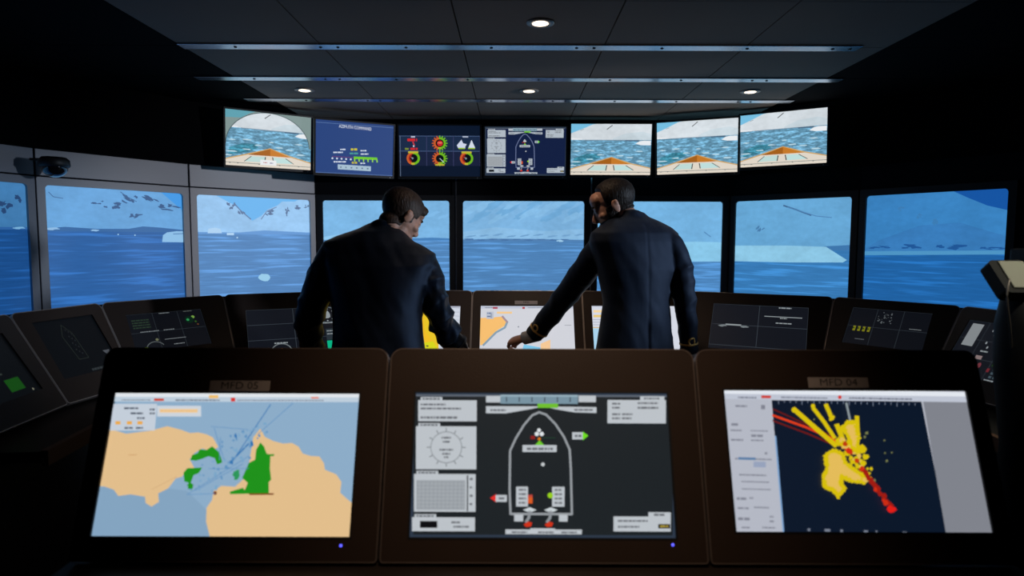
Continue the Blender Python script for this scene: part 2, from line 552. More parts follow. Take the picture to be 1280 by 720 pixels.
def pic_chart_front(p):
    """blue and sand sea chart; 1054x720 drawing"""
    sea = (140, 172, 200); land = (226, 190, 140); gr = (32, 145, 28)
    p.full(sea)
    p.poly([(60, 470), (130, 440), (360, 470), (430, 540), (460, 650), (30, 650)], (132, 164, 192))
    p.poly([(110, 270), (170, 288), (250, 278), (300, 264), (345, 276), (372, 286), (398, 284), (425, 290), (445, 300), (462, 330), (440, 345), (410, 335), (385, 350), (370, 370), (385, 398), (360, 400), (345, 425), (325, 430), (300, 462), (268, 478), (270, 505), (246, 520), (228, 508), (226, 488), (180, 480), (142, 485), (128, 465), (100, 455), (75, 452)], land)
    p.poly([(460, 655), (432, 620), (420, 570), (422, 525), (440, 500), (445, 472), (470, 455), (515, 458), (545, 430), (560, 385), (575, 300), (598, 272), (612, 298), (640, 312), (672, 320), (700, 318), (722, 330), (735, 352), (760, 360), (790, 362), (805, 385), (808, 405), (845, 420), (862, 445), (858, 480), (880, 500), (905, 520), (905, 655)], land)
    p.poly([(372, 372), (378, 356), (396, 350), (402, 338), (425, 340), (442, 328), (462, 345), (470, 362), (474, 380), (458, 386), (450, 366), (430, 360), (410, 368), (390, 374)], gr)
    p.poly([(352, 440), (350, 412), (362, 398), (410, 396), (398, 414), (382, 420), (372, 446)], gr)
    p.blob(371, 456, 9, 12, gr, 3); p.blob(520, 418, 10, 16, (45, 150, 90), 5, rot=20)
    p.poly([(598, 316), (610, 330), (618, 352), (630, 356), (628, 400), (632, 436), (624, 444), (624, 480), (498, 482), (498, 474), (540, 462), (546, 470), (556, 446), (538, 430), (552, 400), (560, 382), (580, 372), (584, 340)], gr)
    p.rect(610, 354, 642, 360, gr); p.rect(560, 480, 640, 485, (120, 60, 20)); p.circle(450, 478, 6, (120, 60, 20))
    # fairways
    b1 = (90, 140, 190); b2 = (52, 118, 178)
    for (a, b, w) in (((632, 195), (505, 380), 3), ((705, 190), (590, 290), 2), ((500, 380), (560, 320), 5), ((360, 482), (560, 360), 2), ((395, 465), (540, 385), 2), ((450, 270), (480, 370), 2), ((470, 300), (465, 372), 2), ((440, 265), (560, 275), 1.5), ((365, 482), (450, 480), 1.5), ((430, 400), (560, 400), 1.5)):
        p.line([a, b], w, b1 if w < 3 else b2)
    rnd = random.Random(5)
    for k in range(60):
        t = rnd.random(); x = 400 + t * 190 + rnd.uniform(-35, 35); y = 460 - t * 190 + rnd.uniform(-40, 40)
        p.blob(x, y, rnd.uniform(2, 6), rnd.uniform(2, 6), (95, 145, 190) if k % 2 else (120, 165, 200), k, n=8)
    p.blob(505, 380, 7, 6, b2, 1, n=9); p.blob(572, 320, 6, 8, b2, 1, n=9); p.blob(520, 295, 5, 7, b2, 1, n=9)
    p.line([(180, 355), (205, 355)], 2, (200, 150, 100))
    p.line([(250, 465), (330, 425)], 1.5, (205, 165, 120))
    # top bar
    p.rect(130, 150, 940, 172, (225, 230, 235)); p.rect(130, 172, 940, 187, (190, 206, 220))
    p.dashes(160, 182, 90, 4, (140, 150, 165), 1); p.rect(262, 177, 293, 185, (205, 70, 50)); p.dashes(330, 182, 140, 5, (120, 130, 145), 2)
    p.rect(436, 166, 466, 176, (240, 190, 110)); p.rect(506, 174, 520, 186, (215, 50, 40)); p.dashes(526, 182, 280, 4, (132, 142, 158), 3)
    p.rect(765, 171, 790, 176, (225, 120, 100))
    p.poly([(135, 194), (272, 194), (263, 278), (122, 278)], (196, 206, 218))
    for k, (x, y, w) in enumerate(((168, 208, 46), (248, 212, 16), (188, 224, 40), (248, 224, 16), (208, 239, 24), (168, 270, 26), (204, 270, 22))): p.dashes(x, y, w, 6, (85, 95, 110), k)
    for x in (148, 184, 217): p.rect(x - 8, 249, x + 8, 259, (236, 170, 70))
    p.rect(272, 200, 411, 234, (205, 212, 220)); p.rect(280, 210, 400, 222, (238, 205, 160)); p.rect(280, 215, 400, 217, (230, 170, 90))

def pic_radar(p):
    """radar picture; 1080x720 drawing"""
    pale = (188, 192, 205)
    p.full((180, 184, 196))
    p.poly([(270, 184), (750, 178), (852, 612), (320, 616)], (12, 24, 42))
    p.poly([(750, 150), (890, 150), (1000, 610), (846, 610)], (128, 131, 140))
    p.rect(105, 146, 900, 166, (225, 230, 238)); p.poly([(115, 166), (890, 160), (893, 178), (118, 183)], (190, 196, 210))
    p.dashes(160, 177, 60, 5, (120, 125, 140), 1); p.rect(236, 169, 267, 178, (205, 60, 50)); p.dashes(300, 174, 150, 5, (130, 135, 150), 2)
    p.circle(490, 170, 6, (215, 50, 40)); p.dashes(520, 172, 200, 5, (110, 115, 130), 3)
    ink = (128, 131, 144)
    for k, (x, y, w, h) in enumerate(((152, 205, 38, 6), (236, 207, 16, 14), (140, 265, 22, 8), (138, 284, 36, 5), (204, 284, 56, 4), (206, 300, 38, 8), (140, 315, 40, 6), (206, 315, 40, 5), (252, 356, 10, 7), (155, 376, 120, 5), (170, 428, 90, 5), (178, 450, 90, 4), (180, 474, 95, 4), (164, 506, 34, 8), (206, 503, 12, 6), (168, 537, 36, 6), (222, 533, 50, 5), (170, 572, 38, 9), (274, 562, 12, 6), (274, 577, 14, 6), (182, 600, 28, 5), (250, 598, 44, 5))):
        p.dashes(x, y, w, h, ink, k)
    p.rect(165, 371, 222, 379, (90, 125, 165)); p.rect(216, 384, 256, 402, (150, 162, 188))
    p.line([(285, 300), (320, 610)], 5, (120, 160, 205))
    for k in range(24): p.line([(292 + 19 * k, 184), (292 + 19 * k, 191 if k % 4 else 196)], 2, (120, 130, 150))
    for x, w in ((402, 8), (462, 18), (508, 8), (586, 14), (620, 6), (710, 14)): p.rect(x - w / 2, 596, x + w / 2, 604, (120, 128, 145))
    # sweep lines
    red = (205, 45, 20)
    p.line([(274, 213), (455, 290), (495, 322)], 4.5, (105, 22, 16))
    p.line([(274, 233), (380, 268), (470, 304), (520, 340)], 7.5, (225, 62, 26))
    p.line([(274, 250), (390, 290), (480, 326)], 5, (112, 25, 18))
    Y = (214, 190, 12); O = (228, 188, 90)
    def rough(pts, col, seed, r=8, n=5):
        rnd = random.Random(seed)
        p.poly(pts, col)
        for a, b in zip(pts, pts[1:] + pts[:1]):
            for k in range(n):
                t = k / n
                p.blob(a[0] + (b[0] - a[0]) * t, a[1] + (b[1] - a[1]) * t, rnd.uniform(r * .6, r), rnd.uniform(r * .6, r), Y, rnd.random(), n=9)
    p.line([(342, 212), (410, 268), (480, 325)], 16, Y); p.circle(343, 214, 9, Y)
    p.line([(405, 208), (440, 250), (475, 300)], 13, Y); p.circle(403, 200, 7, Y)
    p.line([(445, 196), (462, 232)], 14, Y); p.blob(465, 238, 9, 9, Y, 4)
    p.line([(482, 260), (500, 300)], 16, Y)
    p.line([(545, 232), (550, 300)], 14, Y)
    rough([(500, 268), (518, 250), (540, 250), (552, 300), (548, 345), (530, 330), (520, 300)], O, 3, 9, 4)
    rough([(446, 360), (470, 342), (500, 350), (512, 380), (545, 405), (570, 420), (572, 440), (535, 440), (515, 430), (500, 425), (498, 450), (512, 462), (490, 490), (478, 470), (450, 462), (440, 430), (452, 400)], O, 7, 9, 4)
    rnd = random.Random(9)
    for k in range(46):
        t = rnd.random()
        p.blob(485 + t * 110 + rnd.uniform(-14, 14), 305 + t * 120 + rnd.uniform(-16, 16), rnd.uniform(4, 10), rnd.uniform(4, 10), Y if k % 3 else O, k, n=9)
    for (x, y, r) in ((558, 335, 14), (572, 360, 10), (566, 380, 9), (590, 430, 7), (604, 434, 4), (574, 284, 5), (568, 296, 4), (630, 306, 3), (634, 346, 3), (655, 344, 3), (641, 371, 4), (404, 244, 3)):
        p.blob(x, y, r, r, Y if r > 5 else (120, 125, 80), int(x), n=9)
    for k in range(26):
        t = k / 25
        if t < 0.45 and k % 3 == 0: p.blob(505 + t * 160, 320 + t * 220, 8, 8, (190, 60, 15), k, n=8)
        if t >= 0.4: p.blob(500 + t * 165 + rnd.uniform(-4, 4), 318 + t * 208, 8, 9, (160, 28, 18), k, n=8)
    for (x, y, r) in ((520, 342, 10), (660, 526, 13), (606, 464, 7), (640, 506, 9), (560, 398, 8), (634, 498, 6)): p.blob(x, y, r, r, red if r < 12 else (225, 30, 24), int(y), n=10)
    p.line([(505, 190), (518, 242)], 7, (140, 150, 155))

def pic_bow(p, rounded_view=False):
    """view over the bow; 1080x720 drawing"""
    p.full((118, 190, 225))
    p.poly([(83, 200), (200, 155), (260, 130), (330, 100), (420, 90), (1000, 90), (1000, 285), (83, 285)], (212, 220, 226), SNOW)
    p.poly([(83, 250), (210, 262), (210, 275), (83, 275)], (228, 232, 236))
    p.line([(490, 155), (550, 110)], 9, (90, 95, 98)); p.line([(190, 165), (225, 155)], 7, (150, 165, 175))
    p.poly([(560, 255), (700, 200), (900, 180), (1000, 210), (1000, 285), (560, 285)], (200, 214, 222), SNOW)
    p.rect(70, 274, 1000, 680, (100, 150, 178), CHOP)
    p.poly([(120, 480), (260, 430), (400, 430), (420, 470), (300, 520), (110, 560)], (60, 128, 150), CHOP)
    p.rect(240, 272, 860, 280, (120, 145, 165)); p.rect(700, 276, 860, 288, (70, 100, 125))
    p.poly([(815, 315), (860, 288), (905, 280), (990, 282), (990, 332), (880, 330)], (232, 236, 240))
    for k, (x, y, w) in enumerate(((140, 520, 90), (300, 490, 70), (420, 440, 60), (640, 450, 80), (760, 470, 70), (880, 510, 80), (300, 390, 70), (560, 400, 50), (860, 400, 70), (150, 400, 60), (110, 560, 60))):
        p.blob(x, y, w * .6, 7, (185, 215, 228), k, n=12)
    p.poly([(60, 600), (300, 535), (545, 462), (770, 532), (1010, 588), (1010, 700), (60, 700)], (205, 165, 105))
    p.poly([(60, 612), (310, 545), (770, 545), (1010, 600), (1010, 700), (60, 700)], (224, 214, 200))
    p.poly([(310, 545), (545, 470), (545, 545)], (165, 96, 28)); p.poly([(545, 470), (765, 545), (545, 545)], (198, 122, 42))
    p.poly([(345, 560), (490, 555), (480, 616), (278, 616)], (190, 218, 214)); p.poly([(580, 555), (712, 560), (790, 612), (588, 616)], (190, 222, 220))
    for a, b, w in (((494, 560), (484, 614), 11), ((570, 558), (580, 612), 11), ((345, 560), (272, 616), 7), ((712, 560), (798, 612), 7)): p.line([a, b], w, (58, 68, 70))
    p.line([(60, 634), (1010, 634)], 6, (110, 120, 118))
    for x in (120, 200, 420, 640, 850): p.rect(x, 632, x + 12, 642, (90, 100, 100))
    if rounded_view:
        gp = (128, 148, 146)
        cx, cy, rx, ry = 530, 440, 445, 345
        for sgn in (-1, 1):
            pts = [(cx + sgn * rx * math.cos(R(a)), cy - ry * math.sin(R(a))) for a in range(0, 92, 6)]
            edge = 60 if sgn < 0 else 1020
            p.poly(pts + [(cx, 80), (edge, 80), (edge, 440)], gp)
            p.line(pts, 8, (75, 92, 96))
        p.poly([(60, 80), (430, 80), (330, 118), (240, 170), (60, 180)], (95, 160, 175))
        p.rect(438, 588, 610, 642, (232, 234, 236)); p.dashes(470, 616, 44, 9, (190, 120, 120), 1); p.dashes(540, 618, 34, 9, (110, 110, 150), 2)

def pic_azimuth(p):
    """974x720 drawing"""
    p.full((38, 66, 124)); w = (205, 215, 232)
    p.line([(100, 100), (885, 172)], 5, (92, 120, 170)); p.line([(45, 630), (850, 664)], 5, (92, 120, 170))
    p.text('AZIMUTH COMMAND', 500, 165, 46, (225, 232, 245), 0.72, 0.08)
    p.dashes(330, 388, 56, 14, w, 1); p.dashes(254, 418, 106, 14, w, 2); p.dashes(440, 388, 66, 22, (200, 190, 50), 3); p.dashes(540, 402, 60, 14, w, 4)
    p.dashes(425, 430, 90, 18, (70, 150, 150), 5); p.dashes(540, 437, 80, 13, w, 6)
    p.poly([(465, 462), (706, 474), (706, 500), (465, 488)], (110, 200, 40))
    for k in range(5): p.circle(240 + 48 * k, 480 + 3 * k, 10, w)
    for k in range(6): p.line([(472 + 46 * k, 486 + 2 * k), (472 + 46 * k, 512 + 2 * k)], 12, (150, 215, 70))
    p.line([(240, 460), (460, 474)], 5, (120, 50, 110))
    p.dashes(250, 518, 130, 15, w, 7); p.dashes(440, 528, 56, 20, (190, 180, 60), 8); p.dashes(528, 534, 50, 14, w, 9)
    p.poly([(290, 545), (636, 566), (632, 618), (288, 598)], (165, 190, 208))
    for k in range(6): p.dashes(312 + 56 * k, 575 + 3 * k, 18, 15, (105, 125, 150), k)

def pic_gauges(p):
    """1152x720 drawing"""
    p.full((10, 22, 42)); p.rect(80, 185, 1050, 375, (26, 42, 70)); p.rect(80, 375, 1050, 550, (24, 32, 58))
    ln = (70, 90, 128)
    for y in (188, 372): p.line([(82, y), (1048, y)], 7, ln)
    for x in (92, 408, 728, 1045): p.line([(x, 188), (x, 550)], 7, (58, 62, 100))
    p.line([(92, 188), (94, 680)], 8, (90, 105, 130))
    g = (110, 180, 30); o = (200, 90, 40); yl = (190, 180, 50); rd = (205, 40, 45)
    def gauge(cx, cy, r, wd=26, ticks=False):
        p.circle(cx, cy, r + wd / 2, (6, 14, 20))
        p.arc(cx, cy, r, 100, 265, wd, o, 14); p.arc(cx, cy, r, -85, 85, wd, g, 14); p.arc(cx, cy, r, 82, 104, wd, yl, 3)
        if ticks:
            for k in range(16):
                a = R(k * 22.5); c = o if 90 < k * 22.5 < 270 else g
                p.line([(cx + r * math.cos(a), cy + r * math.sin(a)), (cx + (r + 30) * math.cos(a), cy + (r + 30) * math.sin(a))], 14, c)
    gauge(565, 275, 60, 22, True); p.circle(568, 277, 34, rd); p.dashes(540, 270, 56, 12, (230, 150, 110), 1)
    gauge(248, 460, 66); gauge(565, 462, 58, 22, True); gauge(885, 460, 66)
    p.line([(565, 460), (610, 505)], 8, (190, 205, 215))
    for x in (248, 885):
        p.line([(x, 455), (x - 45, 440)], 9, (180, 90, 80)); p.circle(x - 8, 460, 12, (120, 140, 150)); p.rect(x - 60, 374, x + 60, 398, yl)
        p.arc(x, 460, 46, 120, 240, 16, (150, 30, 30), 8)
    p.rect(510, 530, 620, 548, yl)
    p.rect(222, 190, 272, 206, (190, 195, 215)); p.dashes(180, 236, 115, 32, rd, 2); p.line([(245, 260), (262, 300)], 14, (200, 60, 70)); p.dashes(215, 345, 85, 26, rd, 5); p.dashes(150, 345, 44, 22, (120, 140, 50), 6)
    p.circle(254, 312, 10, (210, 210, 225))
    p.poly([(770, 300), (800, 262), (825, 232), (845, 275), (888, 285), (870, 315), (870, 335), (785, 335)], (205, 212, 232))
    p.poly([(905, 335), (945, 232), (990, 335)], (210, 220, 232)); p.rect(790, 330, 865, 345, (150, 190, 40)); p.rect(905, 330, 985, 345, (150, 190, 40))
    p.rect(838, 188, 905, 203, (180, 190, 210))

# small UI pages for the rear row; unit drawing 100x60
def pic_grid(p, cols, rows, bg=(21, 24, 32), ln=(58, 66, 74), kind=0):
    p.full(bg)
    for k in range(cols + 1): p.line([(100 * k / cols, 0), (100 * k / cols, 60)], 0.6, ln)
    for k in range(rows + 1): p.line([(0, 60 * k / rows), (100, 60 * k / rows)], 0.6, ln)
    w = (150, 158, 162)
    if kind == 1:      # ring dial page, beside the left officer
        p.arc(88, 11, 11, 0, 360, 1.2, (100, 112, 120)); p.blob(88, 11, 4, 5, w, 3, n=9); p.circle(72, 10, 2, (150, 160, 50))
        for k in range(8): p.circle(88 + 8 * math.cos(k * .8), 11 + 8 * math.sin(k * .8), 0.9, w)
        p.rect(68, 27, 76, 33, (96, 128, 28)); p.dashes(80, 22, 14, 1.2, w, 2)
        p.arc(34, 57, 11, 180, 360, 1.2, (110, 118, 122)); p.circle(34, 55, 3, (200, 110, 50)); p.dashes(27, 45, 14, 1.6, w, 3); p.rect(14, 54, 21, 58, (120, 36, 30))
        p.rect(84, 30, 99, 45, (44, 54, 62)); p.dashes(85, 33, 12, 1.2, w, 5); p.dashes(85, 37, 10, 1.2, w, 6); p.rect(84, 46, 99, 60, (10, 190, 140))
    if kind == 2:      # six cells, green dots
        p.dashes(42, 1.5, 14, 1.2, w, 1); p.dashes(75, 1.5, 12, 1.2, (110, 118, 112), 1)
        for k in range(4): p.dashes(5, 10 + 4 * k, 22, 2, (52, 74, 56), k)
        p.circle(78, 16, 2.4, (40, 175, 95)); p.circle(86, 12, 2.4, (150, 205, 90)); p.circle(80, 16, 6, (14, 50, 34)); p.circle(78, 16, 2, (60, 190, 110)); p.circle(88, 20, 1.5, (60, 110, 40)); p.circle(90, 25, 1.3, (130, 80, 50))
        p.dashes(12, 29, 24, 1.3, w, 3); p.dashes(42, 29, 14, 1.3, w, 4); p.line([(40, 44), (68, 44)], 0.8, w); p.dashes(50, 53, 14, 1.3, w, 8)
        p.arc(26, 58, 12, 200, 330, 1.2, (110, 118, 120)); p.circle(14, 56, 3.4, (82, 100, 22)); p.circle(30, 43, 2, (140, 145, 110))
    if kind == 3:      # plain four cells
        p.dashes(70, 2, 13, 1.8, w, 1); p.line([(56, 15), (94, 15)], 0.9, w); p.dashes(72, 17, 7, 1.4, w, 4); p.dashes(68, 24, 16, 1.5, w, 5)
        p.line([(16, 30), (32, 30)], 1.8, w); p.blob(12, 32, 4, 1.5, (120, 128, 132), 2); p.blob(36, 32, 4, 1.5, (120, 128, 132), 6)
    if kind == 4:      # yellow cells and ghost star
        for k in range(4): p.rect(8 + 6.4 * k, 30, 11.5 + 6.4 * k, 38, (150, 148, 32)); p.rect(8 + 6.4 * k, 32.5, 10 + 6.4 * k, 34.5, (50, 80, 20))
        rnd = random.Random(2)
        for k in range(30): p.circle(45 + rnd.uniform(-9, 9), 12 + rnd.uniform(-10, 10), rnd.uniform(.4, 1.1), (105, 112, 116))
        p.dashes(15, 51, 12, 1.3, (110, 115, 120), 3); p.line([(78, 27), (92, 27)], 0.7, w)
    if kind == 5:      # right edge page with pale blocks
        p.rect(8, 3, 26, 28, (150, 156, 160)); p.rect(68, 10, 96, 30, (140, 146, 152)); p.dashes(45, 2, 13, 1.6, w, 1)
        for k in range(5): p.circle(44 + 5 * (k % 3), 8 + 4.6 * k, 1.4, w)
        p.dashes(42, 31, 12, 1.6, w, 2); p.rect(40, 36, 50, 40, (150, 130, 130)); p.circle(52, 46, 3, (130, 60, 70)); p.rect(70, 34, 84, 44, (62, 118, 30)); p.rect(66, 47, 70, 51, (120, 40, 50))
        for k in range(9): p.rect(74 + 6 * (k % 3), 46 + 4 * (k // 3), 78 + 6 * (k % 3), 48.5 + 4 * (k // 3), (72, 88, 98))
        p.dashes(70, 59, 14, 1.6, w, 7)
    if kind == 6:      # ghost vessel outline
        p.full((8, 14, 20))
        p.line([(40, 44), (34, 18), (42, 6), (52, 16), (56, 44), (40, 44)], 0.7, (60, 70, 62))
        for k in range(12): p.circle(44 + (k % 3) * 3, 12 + k * 2.4, 0.8, (56, 62, 66))
        p.poly([(84, 40), (96, 40), (96, 46), (90, 46)], (110, 116, 126)); p.dashes(50, 57, 40, 2.4, (70, 78, 82), 3)
    if kind == 7:
        p.full((8, 12, 16)); p.rect(62, 42, 82, 54, (26, 98, 22)); p.dashes(50, 36, 16, 1.4, (70, 80, 74), 2); p.circle(90, 57, 1.2, (150, 150, 130))
        for k in range(5): p.dashes(14, 12 + 6 * k, 26, 1.3, (40, 52, 44), k)

def pic_rear_chart(p):
    """bright chart between the officers; photograph pixels"""
    p.full((208, 210, 218))
    p.rect(600, 380, 717, 385, (190, 196, 212)); p.dashes(606, 384, 12, 0.9, (120, 125, 140), 1); p.rect(616, 383, 622, 385.5, (170, 70, 90)); p.rect(653, 383, 656, 385.5, (170, 50, 60)); p.dashes(660, 384, 50, 0.9, (130, 135, 150), 3)
    p.poly([(600, 397), (618, 396), (628, 395), (633, 400), (632, 406), (622, 412), (613, 420), (607, 428), (602, 431), (600, 431)], (246, 190, 112))
    p.line([(628, 395), (634, 402), (631, 409), (620, 415), (611, 424), (604, 431)], 2.6, (132, 158, 176))
    p.line([(628, 395), (634, 402)], 2.4, (165, 140, 150))
    p.rect(621, 389, 640, 391.5, (244, 200, 140)); p.rect(608, 389, 617, 398, (186, 192, 206)); p.dashes(609, 391, 5, 1.4, (90, 110, 150), 1); p.dashes(609, 395, 6, 1.4, (90, 110, 150), 2); p.rect(613, 391, 615, 397, (150, 160, 180))
    p.poly([(676, 429), (688, 424), (688, 440), (676, 440)], (244, 200, 150)); p.poly([(655, 430), (676, 434), (672, 445), (650, 445)], (120, 196, 232))
    p.line([(680, 386), (690, 388)], 0.8, (130, 150, 150)); p.dashes(706, 406, 8, 0.8, (150, 155, 165), 3); p.circle(648, 408, 0.9, (130, 140, 150))

# =================================================================== ROOM
CEIL = 2.45
front_pts = [V((1.674, 5.2)), V((2.356, 4.518)), V((2.866, 3.75)), V((3.19, 2.86)), V((3.42, 1.6))]
poly_r = [V((p.x, p.y)) for p in front_pts]
poly_l = [V((-p.x, p.y)) for p in front_pts]
ring = poly_l[::-1] + poly_r            # left to right around the front
# floor
struct(link('floor', box_me(-3.6, 3.6, -2.6, 5.4, -0.05, 0.0), M['floor']))
# ceiling of panels with seams
bm = bmesh.new()
xs = [-3.73 + 0.695 * k for k in range(12)]
xs = [x + 0.013 + (-0.247 - 0.084 + 0.0) - (-0.318) for x in xs]
seam_x = [-0.331 + 0.695 * k for k in range(-5, 7)]
seam_y = [3.23 + 0.605 * k for k in range(-10, 4)] + [5.45]
for x0, x1 in zip(seam_x[:-1], seam_x[1:]):
    for y0, y1 in zip(seam_y[:-1], seam_y[1:]):
        add_box(bm, x0 + 0.003, x1 - 0.003, y0 + 0.002, y1 - 0.002, CEIL, CEIL + 0.02, 0 if abs((x0 + x1) / 2) < 1.75 and y0 > 2.0 else 2)  # outer panels black: edge vignette put into the ceiling colour
add_box(bm, -3.9, 4.0, -2.9, 5.5, CEIL + 0.021, CEIL + 0.06, 1)
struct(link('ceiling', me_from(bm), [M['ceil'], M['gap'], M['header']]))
# metal ceiling strips
for n, (y, x0, x1) in enumerate(((2.50, -1.5, 1.5), (3.23, -1.72, 1.62), (3.86, -1.95, 1.85), (4.44, -1.90, 1.82))):
    bm = bmesh.new()
    add_box(bm, x0, x1, y - 0.040, y + 0.040, CEIL - 0.007, CEIL - 0.0005, 0, 0.002)
    t = struct(link('trim_%d' % (n + 1), me_from(bm), M['strip']))
    if n:
        rnd = random.Random(n)
        scr = None
        for k, xx in enumerate(np.arange(x0 + 0.2 + 0.07 * n, x1 - 0.1, 0.42)):
            for off in ((0, 0.085) if k % 3 == 1 else (0,)):
                if scr is None:
                    bm = bmesh.new(); lathe(bm, [(0, 0), (0.0085, 0), (0.007, -0.003), (0, -0.004)][::-1], 10)
                    scr = me_from(bm)
                    scr.materials.append(M['black'])
                link('screw', scr, None, t, T(xx + off, y, CEIL - 0.007))

def wall_seg(name, a, b, z0, z1, th, mat, grow=0.0):
    """vertical slab on the outside of a->b (a,b plan points, room on the right-hand side looking from a to b reversed)"""
    ex = V((b.x - a.x, b.y - a.y, 0)); L = ex.length
    mw = frame(V((a.x, a.y, 0)), ex, V((0, 0, 1)))
    # local x along, y up, z toward room
    return struct(link(name, box_me(-grow, L + grow, z0, z1, -th, 0), mat, None, mw)), mw, L

NSEG = len(ring) - 1   # 9 segments: 0..3 left, 4 centre, 5..8 right
sides = ['far_left', 'outer_left', 'mid_left', 'inner_left', 'front', 'inner_right', 'mid_right', 'outer_right', 'far_right']
segs = []
for i in range(NSEG):
    a, b = ring[i], ring[i + 1]
    w, mw, L = wall_seg('wall_' + sides[i], a, b, 0, CEIL, 0.08, M['wall_black'])
    segs.append((mw, L))
struct(link('wall_left', box_me(-3.5, -3.42, -2.6, 1.6, 0, CEIL), M['wall_black']))
struct(link('wall_right', box_me(3.42, 3.5, -2.6, 1.6, 0, CEIL), M['wall_black']))
struct(link('wall_back', box_me(-3.5, 3.5, -2.68, -2.6, 0, CEIL), M['wall_black']))
# black header above the windows
bm = bmesh.new()
def offs(pts, d):
    out = []
    for i, p in enumerate(pts):
        n = V((0, 0))
        for q, r in ((pts[i - 1], p) if i else (None, None), (p, pts[i + 1]) if i < len(pts) - 1 else (None, None)):
            if q is None: continue
            e = (r - q).normalized(); n += V((e.y, -e.x))
        n.normalize()
        out.append(p + n * d)
    return out
inner = offs(ring, 0.055)
outl = [(p.x, p.y) for p in offs(ring, 0.003)] + [(p.x, p.y) for p in inner[::-1]]
prism(bm, outl, 2.02, CEIL - 0.002)
struct(link('trim_9', me_from(bm), M['header']))

# windows (large displays set into the wall like bridge windows)
ZB, ZT = 0.93, 1.812
def window(seg_i, x0, x1, draw, label, grey):
    mw, L = segs[seg_i]
    o = thing('window_display', label, 'display', mw @ T((x0 + x1) / 2, 0, 0.001), 'window-sized displays around the bridge')
    W = x1 - x0
    fo = rectp(-W / 2, W / 2, 0.86, 1.858)
    gw = 0.044 if seg_i != 4 else 0.052
    a, b = -W / 2 + gw, W / 2 - gw
    hole = rounded(rectp(a, b, ZB, ZT), 0.022)
    bm = bmesh.new(); prism(bm, fo, 0.0, 0.024, [hole], 0, 0.002)
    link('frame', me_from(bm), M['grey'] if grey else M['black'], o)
    ww, hh = b - a, ZT - ZB
    bw = o.matrix_basis
    quad = [project(bw @ V(q)) for q in ((a, ZT, 0), (b, ZT, 0), (b, ZB, 0), (a, ZB, 0))]
    p = Pic(ww, hh, quad)
    draw(p)
    s = p.build(o, T(a, ZB, 0.006))
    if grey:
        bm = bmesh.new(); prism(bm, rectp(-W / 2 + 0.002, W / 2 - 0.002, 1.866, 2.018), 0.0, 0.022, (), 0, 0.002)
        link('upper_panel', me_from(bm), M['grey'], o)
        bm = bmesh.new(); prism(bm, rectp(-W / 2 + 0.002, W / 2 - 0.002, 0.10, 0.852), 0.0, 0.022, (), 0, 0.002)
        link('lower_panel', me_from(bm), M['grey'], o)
    return o

def wv(sky, mtn, sea, hor, extra=None, skypoly=None):
    def d(p):
        p.full(mtn, SNOW)
        if skypoly: p.poly(skypoly, sky)
        (xl, yl), (xr, yr) = hor
        s2 = [c * 0.9 for c in sea]
        p.poly([(xl, yl), (xr, yr), (xr, 700), (xl, 700)], sea, SEA)
        if extra: extra(p)
    return d

def rocks(p, lst, col):
    for k, (x, y, rx, ry, rot) in enumerate(lst):
        rnd = random.Random(k + int(x))
        for j in range(5):
            p.blob(x + rnd.uniform(-rx, rx) * .8, y + rnd.uniform(-ry, ry) * .8, rx * rnd.uniform(.2, .55), ry * rnd.uniform(.25, .6), col, j + k, 0.5, 11, rot)

def ex0(p):
    rocks(p, [(8, 258, 10, 8, -20), (-8, 250, 12, 5, 20), (26, 248, 8, 4, 30)], (34, 66, 110))
    p.poly([(-60, 283), (34, 284), (34, 287), (-60, 287)], (45, 96, 160)); p.blob(22, 285, 7, 1.3, (120, 175, 215), 2)
def ex1(p):
    rocks(p, [(140, 257, 12, 4, 0), (168, 270, 9, 3, -15), (210, 259, 14, 4, 8), (162, 249, 10, 4, 30), (188, 248, 14, 3, 20), (122, 253, 8, 2, 0)], (52, 88, 135))
    p.line([(150, 240), (158, 246), (170, 252)], 1, (60, 98, 145)); p.line([(60, 240), (66, 246), (78, 248)], 1, (60, 98, 145))
    p.poly([(52, 286), (80, 283.5), (120, 286), (160, 286), (178, 283), (200, 284.5), (234, 288), (234, 290.5), (52, 289)], (52, 102, 160))
    p.blob(64, 286, 8, 1.5, (140, 185, 225), 2); p.blob(118, 288, 5, 1.2, (140, 185, 225), 3)
    p.poly([(202, 302.5), (203, 294), (208, 290.5), (220, 289), (234, 289), (234, 303)], (138, 188, 228)); p.line([(216, 292.5), (228, 292)], 0.9, (70, 115, 170))
    p.circle(147, 293, 0.9, (150, 195, 230)); p.circle(168, 294, 0.9, (150, 195, 230))
def ex2(p):
    rocks(p, [(289, 258, 5, 4, 0), (336, 266, 6, 4, 20), (358, 265, 2.5, 5, 0), (371, 259, 5, 3, 0), (301, 265, 5, 2.5, 40), (383, 258, 3, 2, 0)], (88, 112, 150))
    p.line([(292, 254), (300, 263), (313, 274)], 1.4, (95, 120, 160)); p.line([(326, 274), (333, 264), (345, 259)], 1.2, (110, 140, 180))
    p.poly([(246, 290), (300, 290.5), (330, 288), (392, 291), (392, 293.5), (246, 292.5)], (98, 150, 210))
    p.poly([(259, 291.5), (260, 286), (268, 284.5), (275, 286), (277, 291.5)], (172, 208, 240)); p.rect(283, 291, 292, 294, (172, 208, 240)); p.circle(296, 297, 0.9, (180, 215, 240))
    p.blob(330.5, 347, 7.5, 5, (150, 202, 232), 4, 0.15, 12)
def ex3(p):
    p.poly([(404, 296), (430, 292), (470, 289), (500, 292), (500, 299), (404, 300)], (142, 198, 238), SNOW)
    p.poly([(500, 298.5), (540, 297), (563, 298), (563, 300.5), (500, 300.5)], (72, 128, 186))
    for k in range(4): p.blob(515 + 13 * k, 262 + 3 * k, 8, 2, (128, 186, 232), k, rot=-20)
